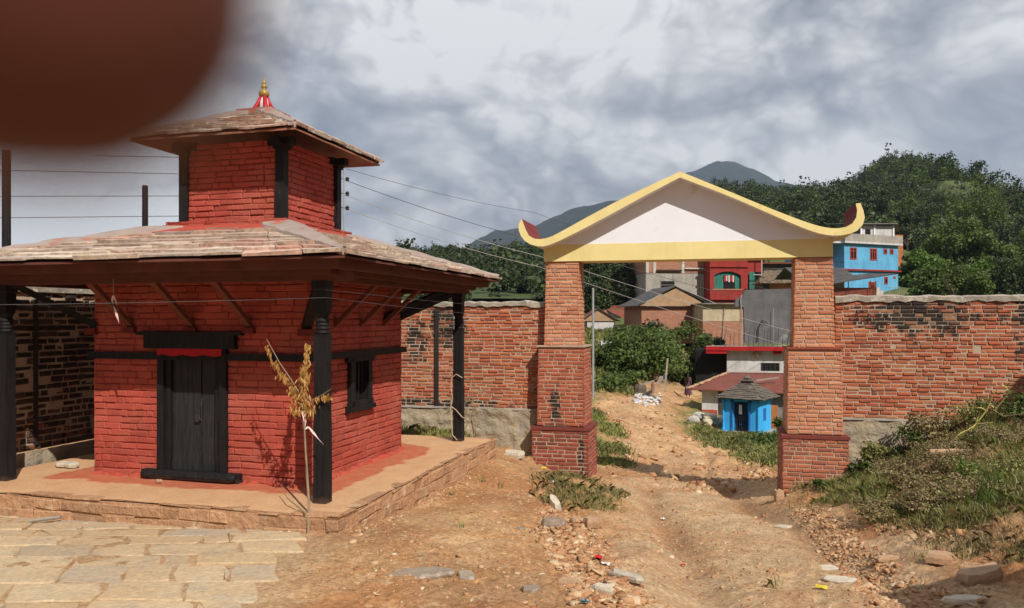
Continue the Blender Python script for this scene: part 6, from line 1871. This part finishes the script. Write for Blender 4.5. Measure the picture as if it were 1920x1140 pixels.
# ---------------------------------------------------------------- paving
m = MB(); rdp = random.Random(4)
yrow = 3.2
def pz(x, y): return H1(x, y)
def pav_right(y): return -1.78 + (y - 7.2) * -.02 + max(0, (7.25 - y)) * .0
rows = []
y = 3.4
while y < 8.6:
    dy = rdp.uniform(.24, .46)
    rows.append((y, y + dy)); y += dy
def H_flat(x, y):
    return float(H(np.array([x]), np.array([y]), fine=False)[0])
for (ya, yb2) in rows:
    xr = -1.72 - .02 * (ya - 5.5) + rdp.uniform(-.16, .08)
    x = xr
    while x > -7.5:
        wd = rdp.uniform(.26, .80)
        sh = .28 * (ya - 5)
        def sk_(xx, yy): return xx + (yy - ya) * -.35
        x0, x1 = x - wd, x
        # front platform line in world: skip where platform stands
        q = [(sk_(x0, ya), ya), (sk_(x1, ya), ya), (sk_(x1, yb2), yb2), (sk_(x0, yb2), yb2)]
        loc = [((px_ - T0.x) * ty.x + (py_ - T0.y) * ty.y) for px_, py_ in q]
        if min(loc) < -.47:
            gp_ = .012
            pts = []
            for i in range(4):
                a, b = q[i], q[(i + 1) % 4]
                for f in (.06, .5, .94):
                    pts.append((a[0] * (1 - f) + b[0] * f + rdp.uniform(-.028, .028), a[1] * (1 - f) + b[1] * f + rdp.uniform(-.024, .024)))
            cxp = sum(p[0] for p in pts) / 12; cyp = sum(p[1] for p in pts) / 12
            pts = [(cxp + (a - cxp) * (1 - gp_ / wd * 2), cyp + (b - cyp) * .965) for a, b in pts]
            tz_ = rdp.uniform(-.014, .004); tlx = rdp.uniform(-.010, .010); tly = rdp.uniform(-.010, .010)
            zc_ = H_flat(cxp, cyp) + .018 + tz_
            gxh = (H_flat(cxp + .3, cyp) - H_flat(cxp - .3, cyp)) / .6; gyh = (H_flat(cxp, cyp + .3) - H_flat(cxp, cyp - .3)) / .6
            vs = []
            for lv, sh_ in ((-.08, 1.0), (-.012, 1.0), (0, .95)):
                for a, b in pts:
                    aa_ = cxp + (a - cxp) * sh_; bb_ = cyp + (b - cyp) * sh_
                    vs.append((aa_, bb_, zc_ + (aa_ - cxp) * (gxh + tlx) + (bb_ - cyp) * (gyh + tly) + lv))
            fs = [tuple(range(24, 36))]
            for i in range(12):
                j = (i + 1) % 12
                fs += [(i, j, 12 + j, 12 + i), (12 + i, 12 + j, 24 + j, 24 + i)]
            m.add(vs, fs)
        x = x0
tag(m.build('paving', 'paving'), kind='structure')

# ---------------------------------------------------------------- gravel and stones
def gravel_obj(name, P, smin, smax, mat, seed, label, flat=.55):
    g = np.random.default_rng(seed)
    n = len(P)
    base = np.array([(-1, -1, -1), (1, -1, -1), (1, 1, -1), (-1, 1, -1), (-.7, -.7, 1), (.7, -.7, 1), (.7, .7, 1), (-.7, .7, 1)], float)
    co = base[None] * (1 + g.uniform(-.4, .25, (n, 8, 3)))
    s_ = (smin * (smax / smin) ** (g.uniform(0, 1, n) ** 2.2))[:, None]
    dim = np.concatenate([s_ * g.uniform(.7, 1.5, (n, 1)), s_ * g.uniform(.6, 1.1, (n, 1)), s_ * flat * g.uniform(.5, 1.2, (n, 1))], 1)
    co = co * dim[:, None, :]
    a = g.uniform(0, 6.28, n); ca, sa = np.cos(a)[:, None], np.sin(a)[:, None]
    x = co[..., 0] * ca - co[..., 1] * sa; y_ = co[..., 0] * sa + co[..., 1] * ca
    tl = g.normal(0, .25, (n, 2))
    z = co[..., 2] + x * tl[:, :1] + y_ * tl[:, 1:]
    co = np.stack([x, y_, z], -1) + P[:, None, :] + np.array([0, 0, 0])
    f = np.array([(3, 2, 1, 0), (4, 5, 6, 7), (0, 1, 5, 4), (1, 2, 6, 5), (2, 3, 7, 6), (3, 0, 4, 7)])
    F = (f[None] + (np.arange(n) * 8)[:, None, None]).reshape(-1, 4)
    me = bpy.data.meshes.new(name)
    me.vertices.add(8 * n); me.vertices.foreach_set('co', co.reshape(-1, 3).ravel())
    me.loops.add(F.size); me.loops.foreach_set('vertex_index', F.ravel().astype(np.int32))
    me.polygons.add(len(F)); me.polygons.foreach_set('loop_start', np.arange(0, F.size, 4, dtype=np.int32)); me.polygons.foreach_set('loop_total', np.full(len(F), 4, dtype=np.int32))
    me.materials.append(M[mat]); me.update(calc_edges=True)
    o = bpy.data.objects.new(name, me); COL.objects.link(o)
    return tag(o, label, 'gravel', kind='stuff')
def strip_pts(n, seed, x0, x1, y0, y1, sc, th):
    g = np.random.default_rng(seed)
    y = y0 + (y1 - y0) * g.uniform(0, 1, n) ** 1.3
    x = g.uniform(x0, x1, n) * y
    k = fbm(x * sc, y * sc, 3, seed) > th
    return np.column_stack([x[k], y[k], H(x[k], y[k])])
gravel_obj('gravel', strip_pts(20000, 3, -.26, .62, 4.4, 15, 1.3, -.1), .003, .016, 'gravel', 1, 'fine gravel and grit scattered over the dirt yard and track')
gravel_obj('gravel', strip_pts(2200, 4, -.2, .6, 4.4, 15, 1.0, .0), .010, .035, 'gravel', 2, 'small loose stones scattered over the dirt')
bank = gpoly([(1010, 950), (1060, 950), (1110, 990), (1180, 1080), (1240, 1138), (1080, 1138), (1040, 1060), (1000, 1000)])
gravel_obj('gravel', ground_pts(5200, bank, 21), .006, .05, 'gravel', 3, 'dense rubble of stone chips down the bank left of the track', .35)
gravel_obj('gravel', ground_pts(3200, gpoly([(1480, 950), (1560, 960), (1700, 1080), (1850, 1138), (1640, 1138), (1560, 1060)]), 22), .006, .035, 'gravel', 4, 'stone chips along the right side of the track', .35)
gravel_obj('gravel', ground_pts(1300, gpoly([(1600, 900), (1760, 900), (1860, 960), (1800, 1030), (1650, 1000)]), 23), .008, .045, 'gravel', 5, 'crumbled earth clods on the bare face of the mound', .7)
gravel_obj('gravel', ground_pts(2400, [(1.8, 15), (5.5, 15), (7.5, 22), (8.5, 30), (7.5, 40), (3.2, 38), (3.2, 25)], 24), .015, .09, 'gravel', 6, 'stones scattered on the track beyond the gate', .4)
gravel_obj('gravel', ground_pts(500, gpoly([(1300, 905), (1440, 880), (1440, 895), (1300, 925)]), 26), .02, .08, 'gravel', 7, 'heap of broken stone beside the track just beyond the gate', .6)
gravel_obj('gravel', ground_pts(700, gpoly([(640, 990), (760, 940), (880, 880), (900, 890), (760, 965), (660, 1020)]), 27), .006, .03, 'gravel', 8, 'stone chips fallen along the foot of the platform side', .4)

def slabstone(px_, py_, w, d, h, rz, mat, label, seed, tilt=(0, 0), name='stone', cat='stone'):
    p = ground_at(px_, py_)
    rd_ = random.Random(seed); n = 11
    m = MB(); vs = []
    rads = [rd_.uniform(.72, 1.1) for _ in range(n)]
    for lv, k in ((0, .95), (h * .55, 1.0), (h, .88)):
        for i in range(n):
            a = 2 * math.pi * i / n
            ca, sa = math.cos(a), math.sin(a)
            e_ = (abs(ca) ** 3 + abs(sa) ** 3) ** (-1 / 3)
            vs.append((ca * e_ * w / 2 * rads[i] * k, sa * e_ * d / 2 * rads[i] * k, lv + rd_.uniform(-.1, .1) * h + ca * tilt[0] + sa * tilt[1]))
    fs = [tuple(reversed(range(n))), tuple(range(2 * n, 3 * n))]
    for j in range(2):
        for i in range(n):
            i2 = (i + 1) % n; fs.append((j * n + i, j * n + i2, (j + 1) * n + i2, (j + 1) * n + i))
    m.add(vs, fs)
    return tag(m.build(name, mat, None, (p.x, p.y, p.z - h * .15), R(rz)), label, cat)
SL = [(787, 1080, .52, .20, .035, 12, 'rock_grey', 'flat dark grey slate lying alone on the dirt at lower centre', (.01, .01)),
      (875, 1085, .15, .14, .03, 30, 'rock_grey', 'small grey slate chip right of the large flat slate', (0, .02)),
      (1037, 990, .26, .20, .10, 20, 'rock_grey', 'pale grey boulder at the top of the rubble bank', (0, 0)),
      (1040, 955, .12, .28, .12, 20, 'rock_white', 'upright broken pale brick-like stone beside the grass patch', (0, .05)),
      (965, 857, .36, .2, .09, -12, 'rock_white', 'long pale stone lying between the platform end and left pillar', (0, .02)),
      (975, 993, .12, .08, .02, 0, 'rock_grey', 'small blue-grey chip on the dirt left of the pale boulder', (0, 0)),
      (1175, 1085, .14, .52, .05, 28, 'rock_white', 'long tan plank-like stone lying down the rubble bank', (0, -.03)),
      (1110, 985, .22, .18, .10, 10, 'rock_tan', 'tan boulder at the head of the rubble bank', (0, 0)),
      (1080, 980, .14, .12, .07, 40, 'rock_tan', 'small brown stone left of the tan boulder', (0, 0)),
      (1068, 1095, .20, .14, .04, -20, 'rock_tan', 'flat stone low on the rubble bank', (0, 0)),
      (1130, 1110, .18, .12, .05, -30, 'rock_white', 'pale stone at the bottom of the rubble bank', (0, 0)),
      (995, 1110, .16, .10, .04, 5, 'rock_grey', 'flat grey stone at the bottom edge left of the bank', (0, 0)),
      (1835, 1090, .40, .18, .10, 6, 'rock_tan', 'large wedge-shaped stone at lower right in the shade', (.04, 0)),
      (1765, 1052, .26, .15, .08, -8, 'rock_tan', 'brown rounded stone right of the dark grass tuft', (0, 0)),
      (1665, 1054, .30, .10, .04, 0, 'rock_tan', 'flat brown slab beside the track at lower right', (0, 0)),
      (1575, 1092, .30, .14, .03, -15, 'rock_white', 'pale half-buried slab at the right edge of the track', (0, 0)),
      (1550, 1068, .20, .12, .03, 10, 'rock_white', 'smaller pale half-buried slab above the larger one', (0, 0)),
      (1810, 1130, .34, .12, .04, 0, 'rock_white', 'pale flat stone at the bottom right corner in shade', (0, 0)),
      (1460, 938, .16, .13, .17, 0, 'rock_tan', 'upright clod of earth at the corner of the track before the right pillar', (0, 0)),
      (1470, 992, .22, .10, .04, -25, 'rock_white', 'pale stone embedded at the edge of the track', (0, 0)),
      (1622, 890, .14, .10, .08, 0, 'rock_white', 'pale stone among the weeds on the mound', (0, 0)),
      (1865, 918, .20, .10, .09, 10, 'rock_tan', 'tan stone by the tall bright grass at right', (0, 0)),
      (1700, 940, .16, .14, .15, 0, 'rock_tan', 'jutting clod of tan earth above the shaded hollow of the mound', (0, 0)),
      (128, 876, .30, .16, .05, -10, 'rock_white', 'flat pale slab left on the platform beside the shrine wall', (0, 0)),
      (298, 906, .08, .04, .03, 0, 'rock_tan', 'pebble on the platform before the door', (0, 0))]
for k, (a, b, w_, d_, h_, rz_2, mt, lab, tl) in enumerate(SL):
    o = slabstone(a, b, w_, d_, h_, rz_2, mt, lab, 900 + k, tl)
    if k >= 23:
        q = Vector(((a - 960) / 1500, 1, (598 - b) / 1500)); tt = (EYE - T0.z) / -q.z
        o.location = (q.x * tt, tt, T0.z + .01)
# logs on mound
m = MB().tube([(-.3, 0, 0), (0, .01, .01), (.35, 0, 0), (.7, .02, -.01), (1.05, 0, -.03)], [.035, .04, .038, .036, .03], 8)
p = ground_at(1790, 862)
tag(m.build('log', 'rock_tan', None, p + Vector((0, 0, .05)), R(-10)), 'thin bark-stripped log lying across the top of the mound', 'log')
m = MB().tube([(-.13, 0, 0), (0, 0, .01), (.16, .01, .02)], .018, 8)
tag(m.build('stick', 'wood_grey', None, ground_at(80, 982) + Vector((0, 0, .03)), R(14)), 'short grey stick on the paving at far left by the platform', 'stick')
# litter
def litter(px_, py_, w, d, mat, label, seed, cat='litter'):
    p = ground_at(px_, py_); rd_ = random.Random(seed); m = MB(); N = 4
    vs = [((i / N - .5) * w, (j / N - .5) * d, .012 + rd_.uniform(0, .025)) for j in range(N + 1) for i in range(N + 1)]
    vs += [(a, b, c - .003) for a, b, c in vs]
    o_ = (N + 1) ** 2; fs = []
    for j in range(N):
        for i in range(N):
            q = (j * (N + 1) + i, j * (N + 1) + i + 1, (j + 1) * (N + 1) + i + 1, (j + 1) * (N + 1) + i)
            fs.append(q); fs.append(tuple(o_ + t for t in reversed(q)))
    m.add(vs, fs)
    return tag(m.build('wrapper', mat, None, p, R(rd_.uniform(-40, 40))), label, cat)
litter(1122, 1052, .07, .09, 'plastic_red', 'crumpled red wrapper on the rubble bank', 1)
litter(1135, 1062, .07, .07, 'plastic_white', 'crumpled white wrapper touching the red one', 2)
litter(1020, 880, .10, .10, 'plastic_yellow', 'yellow wrapper beside the left pillar plinth', 3)
litter(1540, 1106, .09, .03, 'plastic_yellow', 'narrow yellow wrapper on the track at lower right', 4)
litter(1098, 1138, .06, .04, 'plastic_blue', 'blue-green scrap at the bottom edge of the rubble', 5)
litter(1280, 1063, .04, .03, 'plastic_red', 'tiny red scrap on the track', 6)
litter(1243, 976, .06, .05, 'plastic_white', 'small pale scrap on the track', 7)
litter(1035, 909, .05, .05, 'plastic_white', 'white scrap in the grass at the left pillar', 8)

# white rubble by the shrine, wood pile, debris
_rs = random.Random(31)
for k in range(15):
    a = 1300 + 3.6 * k + _rs.uniform(-4, 4); b = 775 + 1.9 * k + _rs.uniform(-9, 6); r_ = _rs.uniform(.15, .28)
    pp = at(a, b, 33.6 + _rs.uniform(-.3, .5)); pp.z = H1(pp.x, pp.y) + r_ * .4 + max(0, (k % 3) - 1) * .22; m = MB().blob((0, 0, 0), (r_, r_ * .75, r_ * _rs.uniform(.6, .95)), 2, .16)
    tag(m.build('white_sack', 'sack' if k > 3 else 'conc_lt', None, pp), 'lumpy pale sack in the pile left of the small blue shrine', 'sack', 'pale sacks piled beside the blue shrine')
for k, (a, b, c, d, lab) in enumerate(((1210, 742, 1250, 700, 'longest plank of the wood pile, slanting up beside the track'), (1226, 742, 1240, 706, 'plank leaning steeply in the middle of the wood pile'), (1246, 735, 1252, 672, 'thin upright pole at the right of the wood pile'), (1200, 722, 1226, 714, 'short board lying at the left of the wood pile'))):
    A_ = at(a, b, 41.5); B_ = at(c, d, 42.2)
    m = MB().bar((0, 0, 0), B_ - A_, .16 if k < 2 else .08, .07)
    tag(m.build('plank', 'wood_grey', None, A_), lab, 'plank')
m = MB().lathe([(.26, 0), (.20, .12), (.18, .4), (.21, .62)], 10)
tag(m.build('tree_stump', 'rock_tan', None, at(1228, 741, 41), 0), 'brown tree stump among the wood pile', 'stump')
m = MB().lathe([(.33, 0), (.34, .35), (.28, .5)], 10)
tag(m.build('tree_stump', 'bark', None, at(1200, 740, 41), 0), 'dark squat stump left of the brown one in the wood pile', 'stump')
P = ground_pts(260, gpoly([(1190, 735), (1235, 735), (1235, 755), (1190, 755)], 30), 29)
gravel_obj('rubbish', P, .05, .2, 'white_wall', 9, 'scattered white rubbish below the wood pile', .5)

# ---------------------------------------------------------------- buildings added out of view at right to cast shade on the corner
s_ = thing('farmhouse', (10.7, 6.0, -.4), R(8), 'brick farmhouse with a tin roof added unseen beyond the right edge to cast shade', 'house')
MB().bx(0, 5, 0, 3.4, -1, 4.3).build('wall', 'far_brick', s_)
m = MB(); gable_roof(m, -.5, 5.6, -.5, 3.9, 4.3, 5.6, .08); m.build('roof', 'tin_rust', s_)
window(s_, 1.5, 2.6, 1.2, 2.4, -.02)

s_ = thing('stone_hut', (4.35, 1.0, -.3), 0, 'low stone hut with a tin roof added unseen beyond the lower right to cast shade', 'hut')
MB().bx(0, 4, 0, 2.9, -1, 2.25).build('wall', 'rock_tan', s_)
MB().bx(-.2, 4.2, -.2, 3.1, 2.25, 2.31).build('roof', 'tin_rust', s_)

# ---------------------------------------------------------------- the photographer's fingertip over the lens corner
YF_ = .033
f0 = Vector(((30 - 960) * YF_ / 1500, YF_, EYE + (598 + 100) * YF_ / 1500))
ax = Vector((-.62, .10, .62)).normalized()
m = MB()
prof = [(-.0070, .0008), (-.0066, .0024), (-.0055, .0041), (-.0035, .0058), (-.001, .0069), (.003, .0077), (.009, .0081), (.016, .0080), (.022, .0084), (.027, .0088), (.033, .0084), (.042, .0088), (.055, .0094), (.062, .0098), (.070, .0095)]
prof = [(a * 1.5, b * 1.5) for a, b in prof]
m.tube([f0 + ax * t_ for t_, r_ in prof], [r_ for t_, r_ in prof], 28)
fr = thing('person', f0, 0, "dark blurred fingertip of the photographer over the lens, filling the upper left", 'person')
o = m.build('finger', 'skin', fr, smooth=True)
o.matrix_parent_inverse = Matrix.Translation(-f0)

# ---------------------------------------------------------------- air
m = MB().bx(-3800, 3800, -60, 4800, -60, 1100)
hz = m.build('haze', 'dirt')
mt = bpy.data.materials.new('haze'); mt.use_nodes = True; mt.node_tree.nodes.clear()
t = NT(mt.node_tree)
vp = t.n('ShaderNodeVolumePrincipled', {'Color': (.60, .76, 1.0, 1), 'Density': .00013, 'Anisotropy': .2})
om = t.n('ShaderNodeOutputMaterial'); t.link(vp.outputs[0], om.inputs['Volume'])
hz.data.materials.clear(); hz.data.materials.append(mt)
tag(hz, 'faint haze in the air over the valley', 'haze', kind='stuff')
